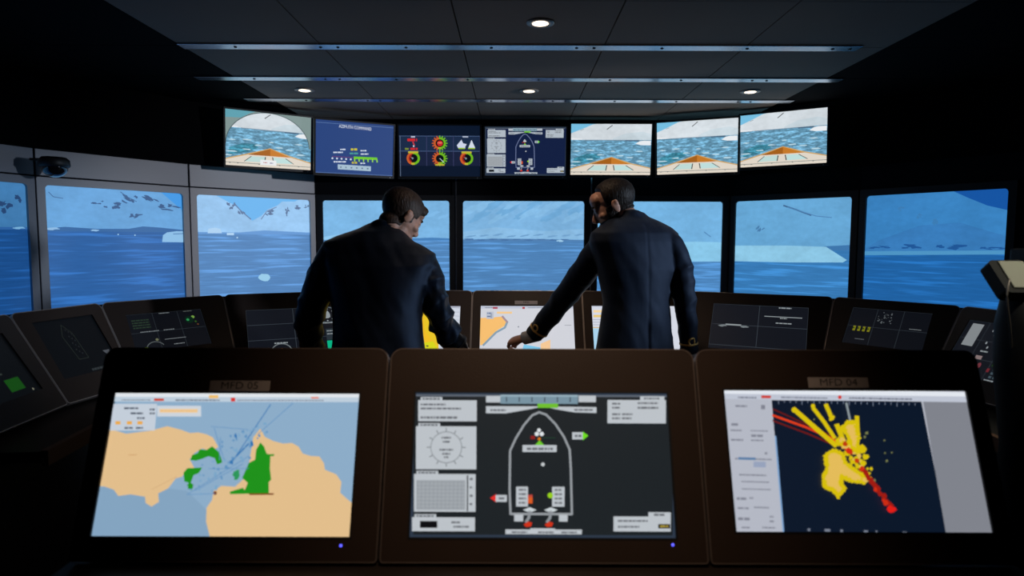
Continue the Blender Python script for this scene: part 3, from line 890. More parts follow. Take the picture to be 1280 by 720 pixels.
def ex4(p):
    p.poly([(579, 299.5), (640, 298), (700, 299.5), (730, 300), (730, 301.5), (579, 301.5)], (82, 128, 178))
    for k in range(9): p.blob(586 + 15 * k, 299 + (k % 2), 5, 1.1, (72, 114, 165), k, rot=0)
    p.blob(700, 301, 4, 1.2, (160, 205, 235), 5)
    for k in range(16): p.blob(590 + 9 * k, 262 + 9 * math.sin(k * 1.9) , 15, 4, (114, 172, 218) if k % 2 else (134, 188, 230), k, 0.35, 14, -28, SNOW)
    p.poly([(579, 290), (620, 284), (680, 289), (730, 286), (730, 299), (579, 298)], (138, 188, 228), SNOW)
    for k in range(9): p.blob(588 + 17 * k, 295.5 - (k % 3), 6, 1.0, (112, 160, 204), k, rot=-8)
def ex5(p):
    p.poly([(838, 303), (870, 302), (905, 303), (905, 327), (838, 327)], (138, 200, 234), SNOW)
    p.line([(880, 290), (888, 296)], 1, (80, 130, 180)); p.poly([(770, 299), (838, 300), (838, 303), (770, 303)], (86, 142, 196))
def ex6(p):
    p.line([(980, 257), (995, 262), (1014, 269)], 1.8, (62, 100, 140)); p.line([(985, 259), (1020, 270), (1040, 272)], 1.0, (80, 130, 180))
    rocks(p, [(952, 286, 6, 3, -40)], (72, 122, 168))
    p.poly([(1030, 308), (1066, 306), (1066, 313), (1040, 313)], (62, 118, 172))
    p.poly([(918, 307), (985, 307), (1033, 308.5), (1059, 325), (1054, 328), (990, 328), (918, 326.5)], (140, 198, 228), SNOW)
def ex7(p):
    p.poly([(1080, 312), (1100, 300), (1150, 282), (1200, 278), (1240, 290), (1262, 296), (1262, 314), (1080, 316)], (56, 122, 184), SNOW)
    rocks(p, [(1100, 309, 12, 2, 0), (1140, 308, 14, 3, 0), (1190, 309, 20, 4, 0), (1240, 310, 16, 3, 0)], (32, 86, 150))
    p.poly([(1080, 314), (1262, 313), (1262, 318), (1080, 319)], (78, 148, 196))
    rocks(p, [(1128, 262, 5, 3, 0), (1150, 270, 4, 3, 20), (1172, 280, 6, 5, 0)], (60, 124, 180))

def ex_side(p): pass
G = True
# left to right; side pictures dimmed, edge vignette put into their colours
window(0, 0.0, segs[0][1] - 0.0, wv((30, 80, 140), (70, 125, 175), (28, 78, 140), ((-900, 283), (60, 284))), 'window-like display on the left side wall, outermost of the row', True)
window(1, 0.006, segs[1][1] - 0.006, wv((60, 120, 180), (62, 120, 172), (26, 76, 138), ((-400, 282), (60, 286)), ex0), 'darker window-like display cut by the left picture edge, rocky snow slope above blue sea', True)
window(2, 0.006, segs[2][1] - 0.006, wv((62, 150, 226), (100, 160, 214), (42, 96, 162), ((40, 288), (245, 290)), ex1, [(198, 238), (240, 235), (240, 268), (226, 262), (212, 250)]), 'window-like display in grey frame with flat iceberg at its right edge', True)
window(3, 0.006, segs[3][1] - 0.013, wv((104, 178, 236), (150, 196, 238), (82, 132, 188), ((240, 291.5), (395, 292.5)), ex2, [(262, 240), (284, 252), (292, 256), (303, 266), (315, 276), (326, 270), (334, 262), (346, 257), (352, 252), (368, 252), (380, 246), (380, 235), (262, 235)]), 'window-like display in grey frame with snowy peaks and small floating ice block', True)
c0 = 1.674
def cx(px): return (px - 640) / F * 5.2 * 1.0 - 0.084 + c0
b0, b1 = cx(570.5), cx(737.5)
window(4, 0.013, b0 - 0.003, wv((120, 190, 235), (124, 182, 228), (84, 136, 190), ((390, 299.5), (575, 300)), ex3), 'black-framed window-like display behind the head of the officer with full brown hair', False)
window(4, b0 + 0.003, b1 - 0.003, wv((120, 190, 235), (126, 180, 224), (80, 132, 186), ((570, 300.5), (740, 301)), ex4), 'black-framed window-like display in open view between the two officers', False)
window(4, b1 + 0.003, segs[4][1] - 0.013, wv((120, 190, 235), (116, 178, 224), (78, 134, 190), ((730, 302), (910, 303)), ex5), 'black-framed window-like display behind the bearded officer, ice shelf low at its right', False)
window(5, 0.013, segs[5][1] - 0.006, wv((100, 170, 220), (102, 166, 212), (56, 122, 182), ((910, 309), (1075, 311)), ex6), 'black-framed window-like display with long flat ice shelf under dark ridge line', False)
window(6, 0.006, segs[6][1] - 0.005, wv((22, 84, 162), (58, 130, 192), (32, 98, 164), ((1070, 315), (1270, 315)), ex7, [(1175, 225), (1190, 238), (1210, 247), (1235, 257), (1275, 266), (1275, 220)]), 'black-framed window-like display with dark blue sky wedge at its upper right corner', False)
# bright metal cover strips on the black mullions
for n, (si, x) in enumerate(((4, b0), (4, b1))):
    mw, L = segs[si]
    bm = bmesh.new(); add_box(bm, -0.0045, 0.0045, 0.88, 2.0, 0.026, 0.030, 0, 0.001)
    struct(link('trim_%d' % (5 + n), me_from(bm), M['alu'], None, mw @ T(x, 0, 0)))

# =================================================================== OVERHEAD MONITORS
def monitor(tl, tr, Yl, Yr, w, h, draw, label, tilt=8, quad=None):
    a = U(tl[0], tl[1], Yl); b = U(tr[0], tr[1], Yr)
    c = (a + b) / 2
    ex = V((b.x - a.x, b.y - a.y, 0)).normalized()
    back = V((-ex.y, ex.x, 0))
    ey = V((0, 0, 1)) * math.cos(R(tilt)) - back * math.sin(R(tilt))   # top leans to the viewer
    ey = V((0, 0, 1)) * math.cos(R(tilt)) - back * -1 * 0 - back * math.sin(R(tilt))
    mw = frame(c, ex, ey)
    o = thing('overhead_monitor', label, 'monitor', mw, 'monitors in a row above the windows')
    bz = 0.013
    bm = bmesh.new()
    prism(bm, rounded(rectp(-w / 2 - bz, w / 2 + bz, -h - 0.02, bz), 0.006, 3), -0.03, 0.006, [rectp(-w / 2, w / 2, -h, 0)], 0, 0.002)
    link('housing', me_from(bm), M['housing'], o)
    link('back_cover', box_me(-w / 2 + 0.03, w / 2 - 0.03, -h + 0.02, -0.03, -0.045, -0.0305, 0.004), M['housing'], o)
    bm = bmesh.new()
    add_box(bm, -0.05, 0.05, -h / 2 - 0.05, -h / 2 + 0.05, -0.055, -0.0455, 0, 0.002)
    add_box(bm, -0.02, 0.02, -h / 2 - 0.03, -h / 2 + 0.03, -0.075, -0.055)
    link('wall_mount', me_from(bm), M['alu'], o)
    p = Pic(w, h, quad)
    draw(p)
    p.build(o, T(-w / 2, -h, 0.0))
    bm = bmesh.new(); lathe(bm, [(0, 0.001), (0.003, 0.001), (0.003, 0)], 8)
    link('power_light', me_from(bm), M['white'], o, T(w / 2 - 0.02, -h - 0.011, 0.0062))
    return o
bowq = [(83, 95), (997, 95), (990, 665), (83, 665)]
g1 = 'over-the-bow camera picture'
monitor((281, 137), (389, 146), 4.47, 4.80, 0.587, 0.380, lambda p: pic_bow(p, True), 'overhead monitor showing a bow view inside a round-topped mask, above the grey panels', 6, bowq)
monitor((396, 149), (491, 157), 4.72, 4.97, 0.578, 0.382, pic_azimuth, 'overhead monitor with plain blue page, white title and green bar', 8, [(100, 70), (888, 150), (850, 670), (45, 635)])
monitor((499, 157), (599, 157), 5.0, 5.0, 0.625, 0.385, pic_gauges, 'overhead monitor with red and green round gauges on dark blue', 5, [(75, 60), (1045, 60), (1045, 680), (85, 680)])
monitor((607, 159), (707, 158), 5.0, 5.0, 0.625, 0.37, lambda p: pic_vessel(p, (20, 32, 66), (176, 186, 196), (110, 122, 160)), 'overhead monitor with the outline of a ship between pale data boxes', 5, [(30, 150), (880, 150), (890, 632), (22, 632)])
monitor((715, 155), (814, 155), 5.0, 5.0, 0.62, 0.385, pic_bow, 'overhead monitor with bow view right above the bearded officer', 5, bowq)
monitor((823, 154), (921, 147), 4.92, 4.70, 0.583, 0.385, pic_bow, 'overhead monitor with bow view, slightly turned, between two other bow views', 8, bowq)
monitor((926, 145), (1034, 134), 4.74, 4.43, 0.575, 0.37, pic_bow, 'overhead monitor with bow view at the far right end of the row', 8, bowq)

# =================================================================== DOWNLIGHTS
dl_me = {}
bm = bmesh.new(); lathe(bm, [(0.036, -0.001), (0.036, -0.006), (0.052, -0.008), (0.062, -0.004), (0.062, 0.0), (0.036, -0.001)], 28); dl_me['ring'] = me_from(bm, True); dl_me['ring'].materials.append(M['lampring'])
bm = bmesh.new(); lathe(bm, [(0, -0.011), (0.02, -0.010), (0.036, -0.006), (0.036, -0.001), (0, -0.001)], 28); dl_me['lens'] = me_from(bm, True); dl_me['lens'].materials.append(M['lamp'])
lamps = [((0.036, 2.88), 'ceiling downlight on its own in the ceiling panel nearest the top of the picture', 55),
         ((-1.41, 4.16), 'small ceiling downlight above the monitor with the round-topped mask', 30),
         ((0.02, 4.16), 'small ceiling downlight above the ship outline monitor, middle of three', 18),
         ((1.43, 4.16), 'small ceiling downlight above the last monitor on the right', 10)]
for (x, y), lab, pw in lamps:
    o = thing('ceiling_downlight', lab, 'downlight', T(x, y, CEIL), 'round downlights in the dark ceiling')
    link('trim_ring', dl_me['ring'], None, o); link('lens', dl_me['lens'], None, o)

def spot(name, loc, target, power, col, size=0.05, ang=100, blend=0.8):
    l = bpy.data.lights.new(name, 'SPOT'); l.energy = power; l.color = col; l.shadow_soft_size = size
    l.spot_size = R(ang); l.spot_blend = blend
    o = bpy.data.objects.new(name, l); COL.objects.link(o); o.location = loc
    o.rotation_euler = (V(target) - V(loc)).to_track_quat('-Z', 'Y').to_euler()
    return o
warm = (1.0, 0.72, 0.50)
spot('downlight_or_added_spot', (0.036, 2.88, CEIL - 0.02), (0.036, 3.2, 0), 13, warm, ang=110)
spot('downlight_or_added_spot', (-1.41, 4.16, CEIL - 0.02), (-1.41, 4.16, 0), 8, warm, ang=130)
spot('downlight_or_added_spot', (0.02, 4.16, CEIL - 0.02), (0.02, 4.16, 0), 8, warm, ang=130)
spot('downlight_or_added_spot', (1.43, 4.16, CEIL - 0.02), (1.43, 4.16, 0), 8, warm, ang=130)
# the same kind of lamp over the front row, above the viewer
spot('downlight_or_added_spot', (0.0, 0.75, CEIL - 0.02), (0.0, 1.58, 1.27), 40, warm, ang=64, blend=1.0)
# cool light from the right as two unseen spots: one washes the grey panels opposite, one the two officers
spot('unseen_side_spot', (3.0, 2.70, 2.10), (-2.0, 4.95, 1.60), 330, (0.86, 0.90, 1.0), size=0.06, ang=30, blend=0.9)
spot('unseen_side_spot', (3.05, 2.15, 1.95), (-0.1, 2.86, 1.42), 250, (0.66, 0.80, 1.0), size=0.08, ang=27, blend=0.8)
spot('downlight_or_added_spot', (1.45, 1.1, CEIL - 0.02), (1.36, 1.78, 1.42), 26, (1.0, 0.95, 0.75), size=0.03, ang=22, blend=0.6)  # added unseen spot, brightens only the stand's pale plate

# =================================================================== REAR CONSOLE ROW
S = 0.84
Z_TOP = 1.5 - 63 * 4.2 * S / 800
Yt = 4.2 * S
AL = R(32)
P = [V((0.302, Yt)), V((0.903, Yt))]
def nxt(p, yaw, w): return V((p.x + w * math.cos(R(yaw)), p.y - w * math.sin(R(yaw))))
P.append(nxt(P[-1], 27, 0.845 * S)); P.append(nxt(P[-1], 52, 0.66 * S)); P.append(nxt(P[-1], 80, 0.50 * S)); P.append(nxt(P[-1], 95, 0.62 * S))
topline = [V((-p.x, p.y)) for p in P[::-1]] + P    # 12 points, 11 panels
names = ['Z', 'A', 'B', 'C', 'D', 'E', 'F', 'G', 'H', 'I', 'J']
SL = 0.40
def plane_of(i):
    a, b = topline[i], topline[i + 1]
    ex = V((b.x - a.x, b.y - a.y, 0)).normalized()
    back = V((-ex.y, ex.x, 0))
    ey = V((0, 0, 1)) * math.cos(AL) + back * math.sin(AL)
    return ex, ey, back
def corner_dir(i):
    """downward direction of the seam at top vertex i"""
    if i == 0 or i == len(topline) - 1:
        ex, ey, bk = plane_of(0 if i == 0 else i - 1)
        return -ey
    n1 = plane_of(i - 1); n2 = plane_of(i)
    a = n1[0].cross(n1[1]); b = n2[0].cross(n2[1])
    if (a - b).length < 1e-5: return -n1[1]
    d = a.cross(b).normalized()
    return -d if d.z > 0 else d

def console_panel(i, screen_quad, draw_fn, label, draw_quad, plate=None, gain=1.0, lit=True):
    a, b = topline[i], topline[i + 1]
    ex, ey, bk = plane_of(i)
    o3 = V((a.x, a.y, Z_TOP))
    mw = frame(o3, ex, ey)
    L = (b - a).length
    drop = SL * math.cos(AL)
    da = corner_dir(i); db = corner_dir(i + 1)
    inv = mw.inverted()
    BL = inv @ (o3 + da * (drop / -da.z)); BR = inv @ (V((b.x, b.y, Z_TOP)) + db * (drop / -db.z))
    outer = [(BL.x, BL.y), (BR.x, BR.y), (L, 0), (0, 0)]
    outer = inset(outer, 0.0045)
    lo = rounded(outer, [0.008, 0.008, 0.022, 0.022])
    t = thing('console_display', label, 'display console', mw, 'displays of the rear console row')
    if isinstance(screen_quad, tuple) and len(screen_quad) == 2:
        sx0, sx1, sy0, sy1 = None, None, None, None
    x0, x1, y0, y1 = screen_quad
    hole = rectp(x0, x1, y0, y1)
    bm = bmesh.new(); prism(bm, lo, -0.022, 0.0, [hole])
    link('bezel', me_from(bm), M['bezel'], t)
    bm = bmesh.new(); band(bm, lo, 0.0032, -0.022, 0.0012)
    link('edge_trim', me_from(bm), M['rim'], t)
    hb = rectp(x0 + 0.012, x1 - 0.012, y0 + 0.05, y1)
    bm = bmesh.new(); prism(bm, hb, -0.07, -0.0225, ())
    link('rear_housing', me_from(bm), M['housing'], t)
    q = draw_quad
    if q == 'photo':
        q = [project(mw @ V(c)) for c in ((x0, y1, 0), (x1, y1, 0), (x1, y0, 0), (x0, y0, 0))]
    p = Pic(x1 - x0, y1 - y0, q, gain)
    draw_fn(p)
    p.build(t, mw.inverted() @ mw @ T(x0, y0, -0.006))
    if plate:
        pxl, pxr, pyt, pyb, txt = plate
        bm = bmesh.new(); prism(bm, rectp(pxl, pxr, pyb, pyt), 0.0002, 0.002, (), 0, 0.0005)
        pl = link('name_plate', me_from(bm), M['plate'], t)
        text_mesh(txt, (pyt - pyb) * 0.75, M['ink'], pl, T((pxl + pxr) / 2, (pyt + pyb) / 2, 0.0023))
    return t, mw

uq = [(0, 0), (100, 0), (100, 60), (0, 60)]
def scr_rect(i, xl, xr, ytop, hfrac=None):
    """screen rectangle on panel i from its photographed left and right limits and top"""
    a = topline[i]; ex, ey, bk = plane_of(i)
    mw = frame(V((a.x, a.y, Z_TOP)), ex, ey)
    l = to_local(mw, xl, ytop[0]); r = to_local(mw, xr, ytop[1])
    w = r[0] - l[0]
    top = (l[1] + r[1]) / 2
    h = min(w * 0.5625, SL + top - 0.05)
    return (l[0], r[0], top - h, top)

def ui(kind, c, r, **k): return lambda p: pic_grid(p, c, r, kind=kind, **k)  # gain dims the outer screens, edge falloff put into their brightness
console_panel(0, (0.08, 0.43, -0.31, -0.07), ui(7, 2, 2), 'dark console display with a green block at the left edge of the photo', uq, gain=0.5)
LA = (topline[2] - topline[1]).length
console_panel(1, (0.07, LA - 0.07, -0.30, -0.05), ui(6, 1, 1), 'dark console display with faint upright oval outline, left part of the rear row', uq, gain=0.4)
console_panel(2, scr_rect(2, 157, 251, (393, 386)), ui(2, 3, 2), 'dark console display with small green dots, below the display with the flat iceberg', uq, gain=0.5)
console_panel(3, scr_rect(3, 307, 421, (386, 384)), ui(1, 2, 3), 'brown-framed console display with ring dial left of the officer with full brown hair', uq, gain=0.85)
def pic_left_chart(p):
    p.full((206, 212, 224))
    p.poly([(470, 380), (548, 380), (548, 440), (470, 440)], (232, 196, 40))
    p.poly([(512, 392), (530, 396), (530, 412), (540, 425), (548, 436), (548, 450), (512, 450)], (240, 190, 40))
    p.poly([(529, 428), (541, 426), (548, 437), (528, 440)], (214, 214, 30)); p.blob(534, 432, 1.6, 1, (90, 90, 60), 3)
    for k in range(9): p.line([(562, 384 + 5 * k), (574, 384.6 + 5 * k)], 0.6, (170, 176, 190))
    p.rect(556, 382, 575, 384, (170, 174, 190))
console_panel(4, scr_rect(4, 472, 575.5, (382, 382)), pic_left_chart, 'bright console display with yellow chart, mostly hidden by the left officer', 'photo')
PL = 'photo'
i = 5
exE, eyE, bkE = plane_of(5)
mwE = frame(V((topline[5].x, topline[5].y, Z_TOP)), exE, eyE)
pa = to_local(mwE, 643.5, 376); pb = to_local(mwE, 672, 380.5)
console_panel(5, scr_rect(5, 601, 716.5, (382, 382)), pic_rear_chart, 'bright console display with orange coast chart under the reaching hand', 'photo', plate=(pa[0], pb[0], pa[1], pb[1], 'MFD'))
def pic_list(p):
    p.full((212, 216, 228))
    p.rect(738, 380, 760, 383, (190, 194, 208)); p.rect(742, 387, 758, 390, (244, 214, 160)); p.rect(742, 393, 752, 396, (232, 200, 120))
    for k in range(7): p.line([(741, 399 + 3.2 * k), (756, 399 + 3.2 * k)], 0.7, (160, 166, 180))
    p.rect(738, 410, 770, 440, (170, 212, 236)); p.line([(741, 409), (757, 409)], 0.8, (220, 180, 90))
console_panel(6, scr_rect(6, 739.5, 848.5, (382, 382)), pic_list, 'bright console display with pale list page behind the bearded officer', 'photo')
console_panel(7, scr_rect(7, 892, 1011, (381, 382)), ui(3, 2, 2), 'brown-framed console display with four dark cells right of the bearded officer', [(0, 0), (100, 0), (100, 66), (0, 66)], gain=0.85)
console_panel(8, scr_rect(8, 1066, 1166, (384, 391)), ui(4, 3, 2), 'dark console display with a row of small yellow bars', uq, gain=0.55)
LI = (topline[10] - topline[9]).length
console_panel(9, (0.065, LI - 0.065, -0.31, -0.06), ui(5, 3, 3), 'dark console display with pale blocks and green key pad at the right edge', uq, gain=0.7)
# worktop and cabinets below the rear row
Zw = Z_TOP - SL * math.cos(AL) - 0.018
base_line = []
for k in range(len(topline)):
    d = corner_dir(k); q = V((topline[k].x, topline[k].y, Z_TOP)) + d * ((SL * math.cos(AL)) / -d.z)
    base_line.append(V((q.x, q.y)))
rc = thing('rear_console', 'long curved console with dark worktop and wooden edge under the rear displays', 'console', T(0, Yt, 0))
def loc2(p): return (p[0], p[1] - Yt)
front_edge = offs(base_line, 0.20)
back_edge = offs(base_line, -0.345)
bm = bmesh.new(); prism(bm, [loc2(p) for p in back_edge] + [loc2(p) for p in front_edge[::-1]], Zw - 0.035, Zw - 0.002)
link('worktop', me_from(bm), M['top'], rc)
fe2 = offs(front_edge, 0.022); fe1 = offs(front_edge, 0.001)
bm = bmesh.new(); prism(bm, [loc2(p) for p in fe1] + [loc2(p) for p in fe2[::-1]], Zw - 0.045, Zw + 0.002)
link('edge_strip', me_from(bm), M['wood'], rc)
cf = offs(base_line, 0.06)
bm = bmesh.new(); prism(bm, [loc2(p) for p in back_edge] + [loc2(p) for p in cf[::-1]], 0.08, Zw - 0.0355)
link('cabinet', me_from(bm), M['housing'], rc)
pf = offs(base_line, 0.02)
bm = bmesh.new(); prism(bm, [loc2(p) for p in offs(base_line, -0.3)] + [loc2(p) for p in pf[::-1]], 0.0, 0.079)
link('plinth', me_from(bm), M['black'], rc)
# sloping back of the console behind the displays
bk_in = offs(base_line, -0.235)
bm = bmesh.new(); prism(bm, [loc2(p) for p in offs(topline, -0.13)] + [loc2(p) for p in offs(topline, -0.115)[::-1]], Zw, Z_TOP - 0.02)
link('back_panel', me_from(bm), M['housing'], rc)

# =================================================================== FRONT CONSOLE ROW
alF = R(20.5)
eyF = V((0, math.sin(alF), math.cos(alF)))
mwF = frame(V((-0.084, 1.507, 1.134)), V((1, 0, 0)), eyF)
BEV = M['bezel']
def front_panel(outq, scrq, draw, dq, label, plate=None, led=None, gain=1.0):
    x0, x1, y0, y1 = rect_from_pix(mwF, outq)
    y1 = 0.1063; y0 = -0.374
    mid = (x0 + x1) / 2
    mw = mwF @ T(mid, 0, 0)
    t = thing('console_display', label, 'display console', mw, 'large displays of the front console row')
    x0 -= mid; x1 -= mid
    lo = rounded(rectp(x0 + 0.003, x1 - 0.003, y0, y1), [0.006, 0.006, 0.026, 0.026], 8)
    a, b, c, d = rect_from_pix(mw, scrq)
    bm = bmesh.new(); prism(bm, lo, -0.02, 0.0, [rectp(a, b, c, d)])
    link('bezel', me_from(bm), BEV, t)
    bm = bmesh.new(); band(bm, lo, 0.0022, -0.02, 0.0008)
    link('edge_trim', me_from(bm), M['rim_dark'], t)
    bm = bmesh.new(); prism(bm, inset(rectp(a, b, c, d), -0.03), -0.065, -0.0205)
    link('rear_housing', me_from(bm), M['housing'], t)
    p = Pic(b - a, d - c, dq, gain)
    draw(p)
    p.build(t, T(a, c, -0.006))
    bm = bmesh.new()
    prism(bm, rectp(a - 0.004, b + 0.004, c - 0.004, d + 0.004), -0.0045, 0.0006, [rectp(a + 0.0004, b - 0.0004, c + 0.0004, d - 0.0004)])
    link('inner_frame', me_from(bm), M['black'], t)
    if plate:
        q = [to_local(mw, *c_) for c_ in plate[0]]
        l, r_, tp, bt = (q[0][0] + q[3][0]) / 2, (q[1][0] + q[2][0]) / 2, (q[0][1] + q[1][1]) / 2, (q[2][1] + q[3][1]) / 2
        bm = bmesh.new(); prism(bm, rounded(rectp(l, r_, bt, tp), 0.001, 3), 0.0003, 0.0022, (), 0, 0.0006)
        pl = link('name_plate', me_from(bm), M['plate'], t)
        text_mesh(plate[1], (tp - bt) * 0.98, M['ink'], pl, T((l + r_) / 2, (tp + bt) / 2, 0.0025), sx=1.15)
    if led:
        l = to_local(mw, *led)
        bm = bmesh.new(); lathe(bm, [(0, 0.0015), (0.0028, 0.0012), (0.0032, 0.0)], 12)
        link('power_light', me_from(bm, True), M['led'], t, T(l[0], l[1], 0.0003))
    return t, (x0 + mid, x1 + mid)
_, fl = front_panel([(128, 441), (486.5, 438), (471, 703), (88, 703)], [(145, 492), (449, 491), (437, 673), (111, 669)], pic_chart_front, [(142, 160), (924, 160), (890, 625), (55, 612)],
            'large tilted console display with sand and blue sea chart, plate MFD 05', ([(263, 476), (338, 476), (337, 489), (262, 489)], 'MFD 05'), (426, 682))
_, fc = front_panel([(488.5, 438), (865.5, 436), (887, 703), (474, 703)], [(519, 492), (833, 490), (846, 672), (512, 673)], pic_vessel, [(50, 158), (858, 158), (890, 625), (30, 625)],
            'large tilted console display in the middle with white ship outline on black', None, (841, 681))
_, fr = front_panel([(867.5, 435), (1216, 433), (1274, 703), (889, 703)], [(903, 490), (1205, 486), (1244, 662), (923, 669)], pic_radar, [(110, 155), (885, 143), (988, 590), (163, 615)],
            'large tilted console display with yellow and red radar echoes, plate MFD 04', ([(1010, 472), (1085, 472), (1085, 485), (1010, 485)], 'MFD 04'))
# front console body
bot = mwF @ V((0, -0.374, 0)); top = mwF @ V((0, 0.1063, 0))
XL = (mwF @ V((fl[0], 0, 0))).x; XR = (mwF @ V((fr[1], 0, 0))).x
fcn = thing('front_console', 'low black console with brown ledge carrying the three large tilted displays', 'console', T((XL + XR) / 2, bot.y, 0))
Wf = (XR - XL) / 2
bm = bmesh.new(); add_box(bm, -Wf - 0.01, Wf + 0.01, -0.13, 0.36, bot.z - 0.04, bot.z - 0.012, 0, 0.006)
link('ledge', me_from(bm), M['top'], fcn)
bm = bmesh.new(); add_box(bm, -Wf, Wf, 0.0, 0.34, 0.08, bot.z - 0.0405)
link('cabinet', me_from(bm), M['housing'], fcn)
bm = bmesh.new(); add_box(bm, -Wf + 0.02, Wf - 0.02, 0.04, 0.30, 0.0, 0.0795)
link('plinth', me_from(bm), M['black'], fcn)
for k in range(3):
    w3 = 2 * Wf / 3
    bm = bmesh.new(); add_box(bm, -Wf + w3 * k + 0.01, -Wf + w3 * (k + 1) - 0.01, -0.016, -0.0005, 0.12, bot.z - 0.06, 0, 0.003)
    d_ = link('door', me_from(bm), M['bezel'], fcn)
    bm = bmesh.new(); add_box(bm, -Wf + w3 * (k + .5) - 0.06, -Wf + w3 * (k + .5) + 0.06, -0.035, -0.0165, bot.z - 0.12, bot.z - 0.10, 0, 0.004)
    link('handle', me_from(bm), M['alu'], d_)
bm = bmesh.new()
add_box(bm, -Wf + 0.01, Wf - 0.01, 0.29, 0.305, bot.z - 0.011, top.z - 0.05)
link('back_panel', me_from(bm), M['housing'], fcn)

# =================================================================== SMALL FITTINGS
# dome camera at the upper left
dc = U(68, 209, 3.66)
o = thing('dome_camera', 'dark round dome camera on the wall above the left window displays', 'camera', T(dc.x, dc.y, dc.z))
bm = bmesh.new(); add_box(bm, -0.14, -0.02, 0.0, 0.03, 0.04, 0.052); lathe(bm, [(0, 0.055), (0.06, 0.055), (0.075, 0.04), (0.078, 0.01), (0.07, 0.0), (0, 0)][::-1], 28)
link('wall_mount', me_from(bm, True), M['housing'], o)
bm = bmesh.new(); lathe(bm, [(0.066 * math.sin(a), -0.001 - 0.056 * math.cos(a)) for a in [R(5 * k) for k in range(19)]], 28)
link('dome', me_from(bm, True), M['glass'], o)

# stand with pale sloping plate at the right edge
so = U(1286, 352, 1.75)
o = thing('swivel_stand', 'black swivel stand with a pale tilted top plate at the right picture edge', 'stand', T(so.x, so.y, 0))
hz = so.z
tiltm = Matrix.Rotation(R(52), 4, 'X')
bm = bmesh.new()
prism(bm, rounded([(-0.112, 0.050), (-0.100, -0.055), (0.13, -0.060), (0.15, 0.055)], [0.012, 0.012, 0.02, 0.012]), -0.01, 0.03)
hd = link('head', me_from(bm), M['black'], o, T(0, 0, hz) @ tiltm)
bm = bmesh.new(); prism(bm, [(-0.088, 0.044), (-0.080, -0.042), (0.12, -0.044), (0.14, 0.046)], 0.031, 0.035, (), 0, 0.001)
link('top_plate', me_from(bm), M['pale'], o, T(0, 0, hz) @ tiltm)
bm = bmesh.new(); lathe(bm, [(0, 0.0), (0.125, 0.0), (0.125, 0.012), (0.05, 0.03), (0.045, 0.06), (0.045, hz - 0.45), (0.068, hz - 0.25), (0.072, hz - 0.12), (0.06, hz - 0.04), (0.03, hz - 0.012), (0, hz - 0.012)], 24)
link('column', me_from(bm, True), M['black'], o)
bm = bmesh.new(); lathe(bm, [(0, 0.004), (0.004, 0.003), (0.004, 0)], 8)
link('indicator_light', me_from(bm), M['green'], o, T(-0.012, -0.012, hz + 0.069))
bm = bmesh.new(); add_box(bm, -0.02, 0.06, -0.01, 0.05, hz + 0.035, hz + 0.09, 0, 0.008)
link('knob_block', me_from(bm), M['black'], o)

# =================================================================== PEOPLE
def sm(a, b, x):
    t = max(0.0, min(1.0, (x - a) / (b - a))); return t * t * (3 - 2 * t)

def loft(bm, rings, n=32, e=2.3):
    rows = []
    for c, ax, ay in rings:
        row = []
        for k in range(n):
            t = 2 * math.pi * k / n
            ct, st = math.cos(t), math.sin(t)
            x = math.copysign(abs(ct) ** (2 / e), ct); y = math.copysign(abs(st) ** (2 / e), st)
            row.append(bm.verts.new(c + ax * x + ay * y))
        rows.append(row)
    for a, b in zip(rows[:-1], rows[1:]):
        for k in range(n):
            j = (k + 1) % n
            bm.faces.new((a[k], a[j], b[j], b[k]))
    for row, c, flip in ((rows[0], rings[0][0], True), (rows[-1], rings[-1][0], False)):
        cv = bm.verts.new(c)
        for k in range(n):
            j = (k + 1) % n
            bm.faces.new((row[j], row[k], cv) if flip else (row[k], row[j], cv))

def tube(bm, pts, rad, n=20, up=V((0, 0, 1)), caps=True):
    rings = []
    N = len(pts)
    for i in range(N):
        d = (pts[min(i + 1, N - 1)] - pts[max(i - 1, 0)]).normalized()
        a = d.cross(up)
        if a.length < 0.1: a = d.cross(V((1, 0, 0)))
        a.normalize(); b = d.cross(a).normalized()
        r = rad[i]; rx, ry = r if isinstance(r, tuple) else (r, r)
        rings.append((pts[i], a * rx, -b * ry))
    # orientation so faces point outward
    rings = [(c, ax, ay) for c, ax, ay in rings]
    loft_dir = (rings[0][1].cross(rings[0][2])).dot(pts[1] - pts[0])
    if loft_dir < 0: rings = [(c, ax, -ay) for c, ax, ay in rings]
    loft(bm, rings, n, 2.0)
    if caps:
        for i in (0, N - 1):
            r = rad[i]; r = r[0] if isinstance(r, tuple) else r
            ell(bm, pts[i], (r * .98, r * .98, r * .98))

def ell(bm, c, r, rot=None, seg=20):
    m = Matrix.Translation(c) @ (rot.to_4x4() if rot is not None else Matrix()) @ Matrix.Diagonal((*r, 1))
    bmesh.ops.create_uvsphere(bm, u_segments=seg, v_segments=seg // 2 + 2, radius=1, matrix=m)

def spline(pts, rad, k=4):
    """catmull-rom resample of points and radii"""
    P_, R_ = [], []
    n = len(pts)
    rr = [(r if isinstance(r, tuple) else (r, r)) for r in rad]
    for i in range(n - 1):
        p0, p1, p2, p3 = pts[max(i - 1, 0)], pts[i], pts[i + 1], pts[min(i + 2, n - 1)]
        for j in range(k):
            t = j / k
            P_.append(0.5 * ((2 * p1) + (p2 - p0) * t + (2 * p0 - 5 * p1 + 4 * p2 - p3) * t * t + (3 * p1 - p0 - 3 * p2 + p3) * t ** 3))
            R_.append((rr[i][0] * (1 - t) + rr[i + 1][0] * t, rr[i][1] * (1 - t) + rr[i + 1][1] * t))
    P_.append(pts[-1]); R_.append(rr[-1])
    return P_, R_

